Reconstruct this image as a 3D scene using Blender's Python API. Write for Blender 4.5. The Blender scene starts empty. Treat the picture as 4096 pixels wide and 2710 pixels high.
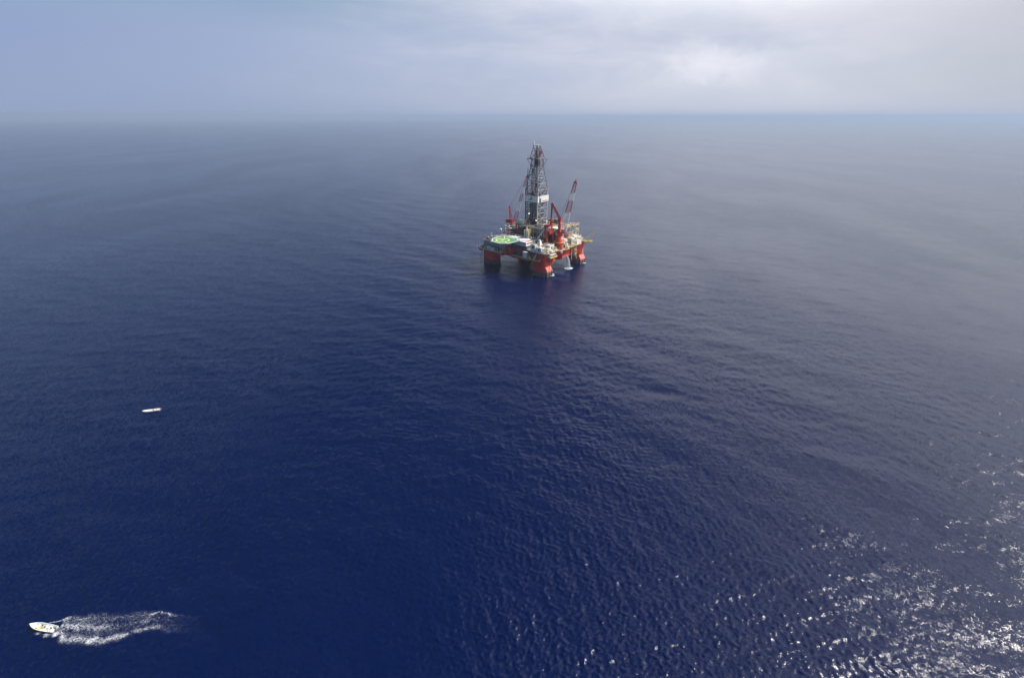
import bpy, bmesh, math, random
import numpy as np
scene=bpy.context.scene; COL=scene.collection
# ---------------- camera
CAM_H=145.0
cam=bpy.data.cameras.new('camera'); cam.sensor_width=36; cam.lens=36*455/1024
cam.clip_start=1; cam.clip_end=120000
co=bpy.data.objects.new('camera',cam); COL.objects.link(co); co.location=(0,0,CAM_H)
co.rotation_euler=(math.radians(90-26.008),0,0); scene.camera=co
# ---------------- light
HAZE_D=.95e-4; HAZE_C=(.44,.54,.69,1)
SUN_AZ=math.radians(77); SUN_EL=math.radians(45)   # azimuth clockwise from +Y
sd=(math.sin(SUN_AZ)*math.cos(SUN_EL),math.cos(SUN_AZ)*math.cos(SUN_EL),math.sin(SUN_EL))
sun=bpy.data.lights.new('sun','SUN'); sun.energy=5.0; sun.angle=math.radians(0.53); sun.color=(1,.95,.88)
so=bpy.data.objects.new('sun',sun); COL.objects.link(so)
from mathutils import Vector, Matrix
so.rotation_euler=(-Vector(sd)).to_track_quat('-Z','Y').to_euler()
w=bpy.data.worlds.new('World'); scene.world=w; w.use_nodes=True
nt=w.node_tree; N=nt.nodes; L=nt.links; N.clear()
def nd(t,**k):
    n=N.new(t)
    for a,b in k.items(): setattr(n,a,b)
    return n
sky=nd('ShaderNodeTexSky',sky_type='NISHITA',sun_disc=False); sky.sun_elevation=SUN_EL; sky.sun_rotation=SUN_AZ
sky.air_density=1.0; sky.dust_density=.6; sky.ozone_density=2.2; sky.altitude=0
def math_(op,a,b=None,c=None,cl=False):
    n=nd('ShaderNodeMath',operation=op); n.use_clamp=cl
    for i,v in enumerate((a,b,c)):
        if v is None: continue
        if isinstance(v,(int,float)): n.inputs[i].default_value=v
        else: L.new(v,n.inputs[i])
    return n.outputs[0]
def mix(f,a,b):
    n=nd('ShaderNodeMix',data_type='RGBA')
    for s,v in ((n.inputs[0],f),(n.inputs[6],a),(n.inputs[7],b)):
        if isinstance(v,(int,float,tuple)): s.default_value=v if not isinstance(v,tuple) else (*v,1)
        else: L.new(v,s)
    return n.outputs[2]
def ramp(v,a,b,lo=0,hi=1):
    n=nd('ShaderNodeMapRange',interpolation_type='SMOOTHSTEP'); L.new(v,n.inputs[0])
    for i,x in enumerate((a,b,lo,hi)): n.inputs[1+i].default_value=x
    return n.outputs[0]
tc=nd('ShaderNodeTexCoord'); sp=nd('ShaderNodeSeparateXYZ'); L.new(tc.outputs['Generated'],sp.inputs[0])
X,Y,Z=sp.outputs
az=math_('ARCTAN2',X,Y)          # 0 = straight ahead, + right
el=math_('ARCSINE',Z)
def noise(vec,scale,detail=5,rough=.55,dist=0,sc=(1,1,1),off=(0,0,0)):
    m=nd('ShaderNodeMapping'); L.new(vec,m.inputs[0]); m.inputs['Scale'].default_value=sc; m.inputs['Location'].default_value=off
    n=nd('ShaderNodeTexNoise'); L.new(m.outputs[0],n.inputs[0]); n.inputs['Scale'].default_value=scale
    n.inputs['Detail'].default_value=detail; n.inputs['Roughness'].default_value=rough; n.inputs['Distortion'].default_value=dist
    return n.outputs[0]
V=tc.outputs['Generated']
n1=noise(V,1.6,7,.55,.3,(1,1,2.6),(3.1,.2,.4))
n2=noise(V,5,6,.6,.5,(1,1,3.5),(.7,5,.2))
sunside=math_('MULTIPLY_ADD',X,math.sin(SUN_AZ),math_('MULTIPLY',Y,math.cos(SUN_AZ)))
wisps=noise(V,2.6,9,.62,1.2,(1,1,4.5),(1.3,2.2,.9))
cov=math_('ADD',math_('MULTIPLY',sunside,.8),math_('ADD',math_('MULTIPLY',n1,.9),math_('MULTIPLY',wisps,.5)))
cover=math_('MULTIPLY',ramp(cov,.42,1.06,.05,1),ramp(Z,.20,.55,1,.08))
skyc=nd('ShaderNodeVectorMath',operation='SCALE'); L.new(sky.outputs[0],skyc.inputs[0]); skyc.inputs['Scale'].default_value=.09
skyc=skyc.outputs[0]
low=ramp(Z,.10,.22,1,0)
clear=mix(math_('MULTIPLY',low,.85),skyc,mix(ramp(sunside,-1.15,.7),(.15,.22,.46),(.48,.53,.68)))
shade=math_('ADD',math_('MULTIPLY',sunside,.5),math_('ADD',math_('MULTIPLY',n2,.5),math_('MULTIPLY',wisps,.5)))
cloud=mix(ramp(shade,.1,1.15),(.30,.37,.55),(.72,.72,.78))
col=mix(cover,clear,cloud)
hz=ramp(Z,-.02,.11,1,0)
col=mix(math_('MULTIPLY',hz,.75),col,mix(ramp(sunside,-.45,.95),(.27,.34,.52),(.56,.58,.64)))
# one small cumulus above the horizon to the right
caz,cel=.405,math.radians(90)
def dotdir(ax,ex):
    d=(math.sin(ax)*math.cos(ex),math.cos(ax)*math.cos(ex),math.sin(ex))
    n=nd('ShaderNodeVectorMath',operation='DOT_PRODUCT'); L.new(V,n.inputs[0]); n.inputs[1].default_value=d; return n.outputs['Value']
ca,ce=math.radians(21.2),math.radians(4.7)
puff=noise(V,26,6,.6,.4,(1,1,1.3),(.3,.1,.7)); 
da=math_('MULTIPLY',math_('SUBTRACT',az,ca),1/.12); de=math_('MULTIPLY',math_('SUBTRACT',el,ce),1/.045)
rr=math_('SQRT',math_('ADD',math_('MULTIPLY',da,da),math_('MULTIPLY',de,de)))
pf=ramp(math_('ADD',math_('SUBTRACT',1,rr),math_('MULTIPLY',math_('SUBTRACT',puff,.5),1.7)),.0,1.1)
col=mix(math_('MULTIPLY',pf,.85),col,(.76,.77,.84))
# lens falloff put into the sky colour: darker low on the far right
col=mix(math_('MULTIPLY',math_('MULTIPLY',ramp(az,.40,.90),ramp(az,2.6,3.1,1,0)),ramp(Z,.16,.34,.75,0)),col,(.40,.42,.48))
# the brightening of the veiled sky round the sun
dt=nd('ShaderNodeVectorMath',operation='DOT_PRODUCT'); L.new(V,dt.inputs[0]); dt.inputs[1].default_value=sd
gl=math_('MULTIPLY',math_('POWER',ramp(dt.outputs['Value'],.70,1.0),1.4),ramp(Z,.14,.42))
col=mix(math_('MULTIPLY',gl,.9),col,(2.0,1.95,1.9))
sheen_fill=math_('MULTIPLY',ramp(az,-.15,.45),math_('MULTIPLY',ramp(Z,.13,.26),math_('MULTIPLY',ramp(Z,.42,.70,1,0),ramp(az,2.2,2.9,1,0))))  # unseen bright cloud band, added to lift the sea's sheen on the right
col=mix(math_('MULTIPLY',sheen_fill,math_('ADD',.55,math_('MULTIPLY',n1,.7))),col,(1.4,1.4,1.42))
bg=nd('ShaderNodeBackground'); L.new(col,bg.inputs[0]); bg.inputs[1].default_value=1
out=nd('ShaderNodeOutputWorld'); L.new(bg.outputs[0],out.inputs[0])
scene.view_settings.view_transform='Standard'; scene.view_settings.look='None'; scene.view_settings.exposure=0.2
cy=scene.cycles; cy.use_denoising=True; cy.denoising_prefilter='ACCURATE'; cy.denoising_input_passes='RGB_ALBEDO_NORMAL'; cy.max_bounces=6; cy.volume_bounces=2; cy.sample_clamp_indirect=4; cy.sample_clamp_direct=9

# ---------------- sea
rng=np.random.default_rng(7)
G=9.81
waves=[]   # k, dir, amp(slope), phase
def band(n,l0,l1,slope,spread,dir0):
    for i in range(n):
        lam=l0*(l1/l0)**((i+rng.random())/n); k=2*np.pi/lam
        th=dir0+rng.normal()*spread
        waves.append((k*np.cos(th),k*np.sin(th),slope/np.sqrt(n)*np.sqrt(2)/k,rng.random()*2*np.pi,lam))
W0=math.radians(-115)
band(10,22,60,.020,.35,W0)
band(22,8,22,.032,.55,W0)
band(40,3,8,.052,.8,W0)
band(50,1.1,3,.115,1.1,W0)
gusts=[(60*(900/60)**rng.random(),rng.random()*6.28,rng.random()*6.28) for i in range(14)]
def gust(x,y):
    g=np.zeros_like(x)
    for lam,th,ph in gusts: g+=np.sin(2*np.pi/lam*(x*np.cos(th)+y*np.sin(th)*.6)+ph)
    return 1+.36*g/np.sqrt(7)
def sea_mesh(name,az,rad):
    A,R=np.meshgrid(az,rad)
    x=(R*np.sin(A)); y=(R*np.cos(A))
    dr=np.gradient(rad)[:,None]*np.ones_like(A); da=R*np.gradient(az)[None,:]; sp_=np.maximum(dr,da)
    z=np.zeros_like(x)
    g=gust(x,y)
    dx=np.zeros_like(x); dy=np.zeros_like(x)
    for kx,ky,a,ph,lam in waves:
        f=np.clip((lam/sp_-2.2)/2.5,0,1)
        if f.max()<=0: continue
        arg=kx*x+ky*y+ph; s=a*f*(g if lam<9 else 1)
        z+=s*np.cos(arg); k=np.hypot(kx,ky)
        q=.8
        sn=s*np.sin(arg)*q; dx-=sn*kx/k; dy-=sn*ky/k
    x=x+dx;y=y+dy
    nr,na=A.shape
    v=np.stack([x,y,z],-1).reshape(-1,3).astype(np.float32)
    i=np.arange(nr-1)[:,None]*na+np.arange(na-1)[None]
    q=np.stack([i,i+na,i+na+1,i+1],-1).reshape(-1,4)   # normal up
    me=bpy.data.meshes.new(name); me.vertices.add(len(v)); me.vertices.foreach_set('co',v.ravel())
    me.loops.add(q.size); me.loops.foreach_set('vertex_index',q.ravel().astype(np.int32))
    me.polygons.add(len(q)); me.polygons.foreach_set('loop_start',np.arange(0,q.size,4,dtype=np.int32))
    me.polygons.foreach_set('loop_total',np.full(len(q),4,np.int32))
    me.polygons.foreach_set('use_smooth',np.ones(len(q),bool)); me.update(calc_edges=True)
    return me
def radii(n):
    d=np.linspace(math.atan(CAM_H/45.),math.atan(CAM_H/9000.),n)  # even steps of depression
    return CAM_H/np.tan(d)
az=np.radians(np.concatenate([np.linspace(-180,-67.0,150),np.linspace(-66.5,66.5,1200),np.linspace(67.0,180,150)])); rad=np.concatenate([np.linspace(1,40,12),radii(860),[14000,22000,35000,60000]])
me=sea_mesh('sea',az,rad)
def MAT(name):
    m=bpy.data.materials.new(name); m.use_nodes=True; return m,m.node_tree.nodes['Principled BSDF']
m,b=MAT('sea_water')
b.inputs['Base Color'].default_value=(.0001,.0046,.037,1); b.inputs['Specular IOR Level'].default_value=.4; b.inputs['Roughness'].default_value=.12; b.inputs['IOR'].default_value=1.333
nt=m.node_tree; N=nt.nodes; L=nt.links
g=nd('ShaderNodeNewGeometry')
# ripples too fine for the mesh tilt the surface; wind patches make them rougher or calmer
pos=g.outputs['Position']
def slope(scale,amount,det):
    n=nd('ShaderNodeTexNoise'); L.new(pos,n.inputs[0]); n.inputs['Scale'].default_value=scale; n.inputs['Detail'].default_value=det; n.inputs['Roughness'].default_value=.62; n.inputs['Distortion'].default_value=.5
    v=nd('ShaderNodeVectorMath',operation='SUBTRACT'); L.new(n.outputs['Color'],v.inputs[0]); v.inputs[1].default_value=(.5,.5,.5)
    v2=nd('ShaderNodeVectorMath',operation='MULTIPLY'); L.new(v.outputs[0],v2.inputs[0]); v2.inputs[1].default_value=(amount,amount,0); return v2.outputs[0]
def vadd(a,b):
    v=nd('ShaderNodeVectorMath',operation='ADD'); L.new(a,v.inputs[0]); L.new(b,v.inputs[1]); return v.outputs[0]
sl=vadd(slope(.34,.26,4),vadd(slope(1.15,.70,3),slope(5.0,1.05,2)))
patch=noise(pos,.0055,5,.6,.8,(1,.35,1),(3,1,0)); patch2=noise(pos,.03,4,.6,.5,(1,.5,1))
gain=ramp(math_('ADD',patch,math_('MULTIPLY',patch2,.5)),.55,.95,.6,1.35)
vs=nd('ShaderNodeVectorMath',operation='SCALE'); L.new(sl,vs.inputs[0]); L.new(gain,vs.inputs['Scale'])
vn=nd('ShaderNodeVectorMath',operation='NORMALIZE'); L.new(vadd(g.outputs['Normal'],vs.outputs[0]),vn.inputs[0]); L.new(vn.outputs[0],b.inputs['Normal'])
me.materials.append(m)
sea=bpy.data.objects.new('sea',me); COL.objects.link(sea); sea['kind']='structure'
# ---------------- haze (even air, one closed box)
def cube_obj(name,lo,hi):
    bm=bmesh.new(); bmesh.ops.create_cube(bm,size=1)
    for v in bm.verts: v.co=Vector([lo[i]+(hi[i]-lo[i])*(v.co[i]+.5) for i in range(3)])
    me=bpy.data.meshes.new(name); bm.to_mesh(me); bm.free(); o=bpy.data.objects.new(name,me); COL.objects.link(o); return o
hzb=cube_obj('haze',(-70000,-70000,-4.5),(70000,70000,220)); hzb['kind']='stuff'
mh=bpy.data.materials.new('haze_air'); mh.use_nodes=True; n=mh.node_tree.nodes; n.remove(n['Principled BSDF'])
pv=n.new('ShaderNodeVolumePrincipled'); pv.inputs['Density'].default_value=HAZE_D; pv.inputs['Color'].default_value=HAZE_C
pv.inputs['Anisotropy'].default_value=.14
mh.node_tree.links.new(pv.outputs[0],n['Material Output'].inputs['Volume']); hzb.data.materials.append(mh)

# ---------------- materials
def paint(name,rgb,rough=.55,wear=None,amt=.3,scale=.35,metal=0,streak=True):
    m,b=MAT(name); nt=m.node_tree; N_,L_=nt.nodes,nt.links
    g=N_.new('ShaderNodeTexCoord'); mp=N_.new('ShaderNodeMapping'); mp.inputs['Scale'].default_value=(1,1,.25 if streak else 1)
    L_.new(g.outputs['Object'],mp.inputs[0]); t=N_.new('ShaderNodeTexNoise'); t.inputs['Scale'].default_value=scale; t.inputs['Detail'].default_value=7; t.inputs['Roughness'].default_value=.65
    L_.new(mp.outputs[0],t.inputs[0]); r=N_.new('ShaderNodeMapRange'); r.inputs[1].default_value=.42; r.inputs[2].default_value=.72; r.inputs[3].default_value=0; r.inputs[4].default_value=amt
    L_.new(t.outputs[0],r.inputs[0]); x=N_.new('ShaderNodeMix'); x.data_type='RGBA'; L_.new(r.outputs[0],x.inputs[0])
    x.inputs[6].default_value=(*rgb,1); w_=wear or tuple(c*.45 for c in rgb); x.inputs[7].default_value=(*w_,1)
    outc=x.outputs[2]
    if streak and amt>0:      # rust runs: narrow, long vertical stains
        mp2=N_.new('ShaderNodeMapping'); mp2.inputs['Scale'].default_value=(1.1,1.1,.07); L_.new(g.outputs['Object'],mp2.inputs[0])
        t2=N_.new('ShaderNodeTexNoise'); t2.inputs['Scale'].default_value=1.6; t2.inputs['Detail'].default_value=6; t2.inputs['Roughness'].default_value=.7; L_.new(mp2.outputs[0],t2.inputs[0])
        r2=N_.new('ShaderNodeMapRange'); r2.inputs[1].default_value=.56; r2.inputs[2].default_value=.72; r2.inputs[4].default_value=min(.75,amt*1.3); L_.new(t2.outputs[0],r2.inputs[0])
        x2=N_.new('ShaderNodeMix'); x2.data_type='RGBA'; L_.new(r2.outputs[0],x2.inputs[0]); L_.new(outc,x2.inputs[6]); x2.inputs[7].default_value=(.13,.055,.03,1); outc=x2.outputs[2]
    L_.new(outc,b.inputs['Base Color']); b.inputs['Roughness'].default_value=rough; b.inputs['Metallic'].default_value=metal
    return m
RUST=(.16,.07,.03)
M=dict(
 red=paint('red_paint',(.58,.045,.03),.5,(.36,.05,.03),.55),
 dred=paint('weathered_red_paint',(.36,.03,.025),.55,(.2,.04,.03),.5),
 fouled=paint('fouled_red_hull',(.11,.085,.07),.8,(.04,.045,.04),.8,1.2),
 pink=paint('faded_red_paint',(.62,.16,.12),.6,(.5,.09,.06),.5),
 white=paint('white_paint',(.78,.78,.76),.45,(.45,.38,.3),.22,.5),
 cream=paint('cream_paint',(.74,.69,.55),.5,RUST,.25,.6),
 grey=paint('grey_paint',(.11,.12,.135),.55,(.14,.14,.14),.5,.5),
 steel=paint('bare_steel',(.11,.12,.13),.55,(.09,.07,.05),.5,.5),
 galv=paint('galvanised_steel',(.40,.41,.42),.5,(.3,.3,.3),.4,.5),
 dark=paint('dark_deck_steel',(.075,.08,.08),.7,(.10,.06,.03),.4,.5),
 deck=paint('deck_plate',(.25,.22,.18),.75,(.22,.10,.04),.5,.3,streak=False),
 clad=paint('brown_cladding',(.12,.105,.095),.75,(.07,.06,.05),.5,.8),
 yellow=paint('yellow_paint',(.72,.52,.09),.5,RUST,.35,.7),
 orange=paint('orange_paint',(.75,.16,.03),.4,(.5,.1,.03),.3,.7),
 rust=paint('rusty_pipe',(.28,.10,.04),.7,(.12,.05,.03),.5,1),
 green=paint('green_helideck',(.075,.25,.105),.6,(.11,.28,.13),.6,.5,streak=False),
 tyellow=paint('yellow_marking',(.82,.74,.16),.6,(.5,.5,.15),.3,1,streak=False),
 twhite=paint('white_marking',(.8,.8,.78),.6,(.5,.55,.5),.3,1,streak=False),
 roof=paint('pale_roof_paint',(.74,.74,.74),.6,(.52,.52,.53),.5,.3,streak=False),
 glass=paint('dark_window_glass',(.02,.025,.03),.1,amt=0),
 black=paint('black_rubber',(.02,.02,.02),.6,amt=0),
 rope=paint('wire_rope',(.10,.10,.10),.5,amt=0),
 aqua=paint('pale_aqua_gelcoat',(.60,.76,.75),.3,(.4,.6,.6),.2,2,streak=False),
 boatw=paint('white_gelcoat',(.80,.80,.77),.3,(.6,.6,.55),.15,2,streak=False),
 skin=paint('tanned_skin',(.30,.15,.09),.6,amt=0),
 hair=paint('dark_hair',(.02,.015,.012),.7,amt=0),
 navy=paint('navy_cloth',(.02,.03,.10),.85,amt=0),
 redc=paint('red_cloth',(.42,.05,.04),.85,amt=0),
 khaki=paint('khaki_cloth',(.22,.18,.11),.85,amt=0),
 olive=paint('dark_olive_cloth',(.05,.06,.04),.85,amt=0),
 whitec=paint('white_cloth',(.72,.72,.70),.85,amt=0),
 textg=paint('dark_green_lettering',(.02,.13,.09),.6,amt=0),
 textr=paint('dark_red_emblem',(.30,.04,.07),.6,amt=0),
 textk=paint('black_lettering',(.03,.03,.035),.6,amt=0),
)
ml,bl=MAT('lamp_glow'); bl.inputs['Base Color'].default_value=(.9,.8,.5,1); bl.inputs['Emission Color'].default_value=(1,.75,.35,1); bl.inputs['Emission Strength'].default_value=4; M['lamp']=ml

# ---------------- mesh builder
class MB:
    def __init__(s): s.v=[]; s.f=[]
    def add(s,vs,fs):
        o=len(s.v); s.v+= [tuple(p) for p in vs]; s.f+=[tuple(i+o for i in f) for f in fs]; return s
    def box(s,lo,hi):
        x0,y0,z0=lo; x1,y1,z1=hi
        return s.add([(x0,y0,z0),(x1,y0,z0),(x1,y1,z0),(x0,y1,z0),(x0,y0,z1),(x1,y0,z1),(x1,y1,z1),(x0,y1,z1)],
              [(0,3,2,1),(4,5,6,7),(0,1,5,4),(1,2,6,5),(2,3,7,6),(3,0,4,7)])
    def tube(s,p,q,r,n=6,r2=None,cap=True):
        p,q=Vector(p),Vector(q); d=(q-p).normalized(); a=d.orthogonal().normalized(); b=d.cross(a); r2=r if r2 is None else r2
        if n==4:
            up=Vector((0,0,1)) if abs(d.z)<.95 else Vector((1,0,0)); a=d.cross(up).normalized(); b=a.cross(d)
        vs=[]
        for c,rr in ((p,r),(q,r2)):
            for i in range(n):
                t=2*math.pi*(i+.5)/n; vs.append(c+(a*math.cos(t)+b*math.sin(t))*rr)
        fs=[(i,(i+1)%n,n+(i+1)%n,n+i) for i in range(n)]
        if cap: fs+=[tuple(range(n))[::-1],tuple(range(n,2*n))]
        return s.add(vs,fs)
    def beam(s,p,q,w): return s.tube(p,q,w*.7071,4)
    def prism(s,pts,z0,z1):
        n=len(pts); vs=[(x,y,z0) for x,y in pts]+[(x,y,z1) for x,y in pts]
        return s.add(vs,[(i,(i+1)%n,n+(i+1)%n,n+i) for i in range(n)]+[tuple(range(n))[::-1],tuple(range(n,2*n))])
    def sphere(s,c,r,n=12,m=8,sz=1):
        vs=[(c[0],c[1],c[2]-r*sz)]
        for j in range(1,m):
            for i in range(n):
                t=math.pi*j/m; a=2*math.pi*i/n; vs.append((c[0]+r*math.sin(t)*math.cos(a),c[1]+r*math.sin(t)*math.sin(a),c[2]-r*sz*math.cos(t)))
        vs.append((c[0],c[1],c[2]+r*sz)); fs=[(0,1+(i+1)%n,1+i) for i in range(n)]
        for j in range(m-2):
            for i in range(n): a=1+j*n+i; b=1+j*n+(i+1)%n; fs.append((a,b,b+n,a+n))
        l=len(vs)-1; o=1+(m-2)*n; fs+=[(l,o+i,o+(i+1)%n) for i in range(n)]
        return s.add(vs,fs)
    def rail(s,pts,h=1.1,step=2.2,r=.09,close=False):
        P=[Vector(p) for p in pts]; P=P+[P[0]] if close else P
        for a,b in zip(P,P[1:]):
            for hh in (h,h*.5): s.tube(a+Vector((0,0,hh)),b+Vector((0,0,hh)),r,4,cap=False)
            k=max(1,int((b-a).length/step))
            for i in range(k+1): c=a.lerp(b,i/k); s.tube(c,c+Vector((0,0,h)),r,4,cap=False)
        return s
    def build(s,name,mat,parent=None,smooth=False,mats=None):
        me=bpy.data.meshes.new(name); me.from_pydata(s.v,[],s.f); me.update()
        for m_ in ([mat] if not isinstance(mat,list) else mat): me.materials.append(M[m_] if isinstance(m_,str) else m_)
        bm=bmesh.new(); bm.from_mesh(me); bmesh.ops.recalc_face_normals(bm,faces=bm.faces); bm.to_mesh(me); bm.free()
        if smooth:
            me.polygons.foreach_set('use_smooth',[True]*len(me.polygons))
        o=bpy.data.objects.new(name,me); COL.objects.link(o)
        if parent: o.parent=parent
        return o
UNIT={}
def unit(mat):
    if mat not in UNIT:
        me=bpy.data.meshes.new('unit_beam'); b=MB().box((-.5,-.5,0),(.5,.5,1)); me.from_pydata(b.v,[],b.f); me.materials.append(M[mat]); UNIT[mat]=me
    return UNIT[mat]
def bar(parent,name,mat,p,q,w,d=None):
    o=bpy.data.objects.new(name,unit(mat)); COL.objects.link(o); o.parent=parent
    p,q=Vector(p),Vector(q); o.location=p; o.rotation_mode='QUATERNION'; o.rotation_quaternion=(q-p).to_track_quat('Z','Y'); o.scale=(w,d or w,(q-p).length); return o
def blk(parent,name,mat,lo,hi):
    o=bpy.data.objects.new(name,unit(mat)); COL.objects.link(o); o.parent=parent
    o.location=((lo[0]+hi[0])/2,(lo[1]+hi[1])/2,lo[2]); o.scale=tuple(hi[i]-lo[i] for i in range(3)); return o
def thing(name,label,cat,loc=(0,0,0),rotz=0,group=None):
    o=bpy.data.objects.new(name,None); COL.objects.link(o); o.location=loc; o.rotation_euler=(0,0,rotz); o.empty_display_size=2
    o['label']=label; o['category']=cat
    if group: o['group']=group
    return o
def tag(o,label,cat,group=None):
    o['label']=label; o['category']=cat
    if group: o['group']=group
    return o
def text_mesh(name,s,size,mat,parent,mtx,extr=.03,bold=.0):
    cu=bpy.data.curves.new(name,'FONT'); cu.body=s; cu.size=size; cu.extrude=extr; cu.align_x='CENTER'; cu.align_y='CENTER'; cu.offset=bold; cu.resolution_u=2
    t=bpy.data.objects.new('t',cu); COL.objects.link(t); bpy.context.view_layer.update()
    me=bpy.data.meshes.new_from_object(t); bpy.data.objects.remove(t); me.name=name; me.materials.clear(); me.materials.append(M[mat])
    o=bpy.data.objects.new(name,me); COL.objects.link(o); o.parent=parent; o.matrix_local=mtx; return o

# ---------------- rig frame: u runs along the left front side, v along the right side, z up; origin at the near column
ORG=Vector((32.3,437.9,0)); UD=Vector((-.7549,.6559,0)); VD=Vector((.6559,.7549,0)); ROT=math.atan2(VD.y,VD.x)
U0,V0=43.5,37.0
def W(u,v,z=0): return ORG+UD*u+VD*v+Vector((0,0,z))
def P(u,v,z): return Vector((v-V0,u-U0,z))          # local to the rig Empty
def PB(u0,u1,v0,v1,z0,z1): return (v0-V0,u0-U0,z0),(v1-V0,u1-U0,z1)
def rrect(u0,u1,v0,v1,r,n=5):
    pts=[]
    for cx,cy,a0 in ((v1-r,u1-r,0),(v0+r,u1-r,90),(v0+r,u0+r,180),(v1-r,u0+r,270)):
        for i in range(n+1):
            a=math.radians(a0+90*i/n); pts.append((cx+r*math.cos(a)-V0,cy+r*math.sin(a)-U0))
    return pts
def at_rig(name,label,cat,u,v,z,group=None):
    """a thing of its own standing on the rig; its parts are then written in coordinates about (u,v,z)"""
    return thing(name,label,cat,W(u,v,z),ROT,group)
def Q(du,dv,dz): return Vector((dv,du,dz))

rig=thing('oil_rig','red four-legged semi-submersible drilling rig standing in the open sea','oil rig',W(U0,V0,0),ROT)
random.seed(11)
# columns
for (u0,u1,v0,v1,top) in ((0,16,0,13,23.4),(69,86,0,13,14.8),(0,16,60,73,23.4),(69,86,60,73,23.4)):
    c=MB().prism(rrect(u0,u1,v0,v1,3.2,7),4.2,top).build('column','red',rig)
    MB().prism(rrect(u0-.02,u1+.02,v0-.02,v1+.02,3.2,7),-3.5,4.2).build('fouling_band','fouled',c)
    s_=MB(); a0,a1=v0+1.5,v0+10.5
    if u0<10:
        pr=[(u0+.1,9.8),(u0-2.6,5.6),(u0-2.6,4.2),(u0+.1,4.2)]
        s_.add([P(u,a0,z) for u,z in pr]+[P(u,a1,z) for u,z in pr],[(0,1,2,3),(7,6,5,4),(0,4,5,1),(1,5,6,2),(2,6,7,3),(3,7,4,0)])
        s_.build('sponson','pink',c)
        MB().box(*PB(u0-2.6,u0+.1,a0,a1,-3.5,4.19)).build('sponson_base','fouled',c)
        for k in (1,3): bar(c,'bumper','black',P(u0-2.9,a0+1.2+2.2*k,-1),P(u0-2.9,a0+1.2+2.2*k,5),.28)
# hull box is one closed steel box
hull=MB().box(*PB(16.5,86.5,4,73.5,12.2,23.9)).box(*PB(.4,16.5,13.5,59.5,14,23.9)).build('hull','red',rig)
MB().box(*PB(.2,86.7,.5,73.7,23.9,24.1)).build('main_deck','deck',rig)
# right side: buttress swellings and a darker panel
for a,b,z0 in ((22,25.5,15.0),(46,49,16)):
    MB().box(*PB(-.9,.4,a,b,z0,23.8)).build('hull_buttress','red',rig)
MB().box(*PB(.28,.42,30.5,35,16.5,21)).build('dark_hull_panel','dred',rig)  # darker red panel standing slightly proud of the hull side
for k in range(5): bar(rig,'fairlead_pipe','red',P(-1.0,4.2+1.9*k,12.8-.8*k+2),P(-1.0,4.2+1.9*k,19.3),.75)
MB().box(*PB(-.9,.1,3.2,13,18.9,19.4)).build('fairlead_beam','red',rig)
for k,(v,z) in enumerate(((14,22),(17.5,21.4),(27,20),(40,20.5))): blk(rig,'draught_plate','white',*PB(-.16,.38,v,v+1.6,z,z+.45))
# bilge keel line / lower edge strake
MB().box(*PB(.2,.75,13.6,59.4,13.5,13.99)).build('lower_strake','pink',rig)
# near corner deck
cp=[(v-V0,u-U0) for u,v in ((19,3.5),(19,-1.5),(5,-2.9),(.5,-2.6),(-2.2,-.2),(-2.4,9),(-2.4,20),(0,20),(0,13),(16,13))]
MB().prism(cp,23.35,24.0+.16).build('corner_deck','deck',rig)
edge=[P(19,-1.5,24.15),P(5,-2.9,24.15),P(.5,-2.6,24.15),P(-2.2,-.2,24.15),P(-2.4,20,24.15)]
e_=MB()
for a,b in zip(edge,edge[1:]): e_.beam(a,b,.45)
e_.build('deck_coaming','cream',rig)
MB().rail(edge,1.1,2.0,.07).build('railing','yellow',rig)
# platforms on the left front side
def platform(pts,z,t=.5,mat='dark',edge_mat='yellow',rail=True):
    MB().prism([(v-V0,u-U0) for u,v in pts],z-t,z).build('platform',mat,rig)
    e=MB(); PP=[P(u,v,z) for u,v in pts]
    for a,b in zip(PP,PP[1:]+PP[:1]): e.beam(a,b,.5)
    e.build('platform_edge',edge_mat,rig)
    if rail: MB().rail([p+Vector((0,0,.1)) for p in PP],1.1,2.2,.06,True).build('railing',edge_mat,rig)
platform([(92,-3),(87,-4),(55,-4),(55,4),(92,4)],16.0,.9,'dark','cream')
platform([(41,-3),(5.5,-3),(5.5,0),(17,4),(41,4)],16.2,.9,'deck','yellow')
MB().box(*PB(17,41,-2.6,4,13.6,15.3)).build('lower_hull','dred',rig)
MB().box(*PB(55,69,-2,4,12.4,15.1)).build('lower_hull','red',rig); MB().box(*PB(86,89,-2,6,12.9,15.1)).build('lower_hull','red',rig)
for a in (5.8,9,12.2): bar(rig,'bracket','red',P(a,-2.8,15.3),P(a+1.2,0,10.6),.4)
bar(rig,'bracket_chord','red',P(5.8,-2.8,13.2),P(13.5,-2.8,14.9),.5)
# walls behind the platforms, under the deck edge
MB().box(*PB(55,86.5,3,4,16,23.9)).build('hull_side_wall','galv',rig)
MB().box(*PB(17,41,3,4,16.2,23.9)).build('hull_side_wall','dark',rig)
for k in range(9): bar(rig,'hull_stiffener','grey',P(57+3.5*k,2.9,16),P(57+3.5*k,2.9,23.8),.3)

# right side balconies
def balcony(u0,u1,v0,v1,z,edge_mat='yellow',brace=True):
    platform([(u0,v0),(u0,v1),(u1,v1),(u1,v0)],z,.35,'dark',edge_mat)
    if brace:
        for v in (v0+.4,v1-.4): bar(rig,'bracket','yellow',P(u0+.3,v,z-.4),P(u1,v,z-3.2),.28)
balcony(-4.6,-.1,3.5,15,19.5)
balcony(-3.4,-.1,20,29,23.2,'cream',False)
balcony(-3.6,-.1,30.5,37.5,22.6)
balcony(-3.6,-.1,38,46,23.6)
balcony(-3.2,-.1,50,60,23.8,'cream')
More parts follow.
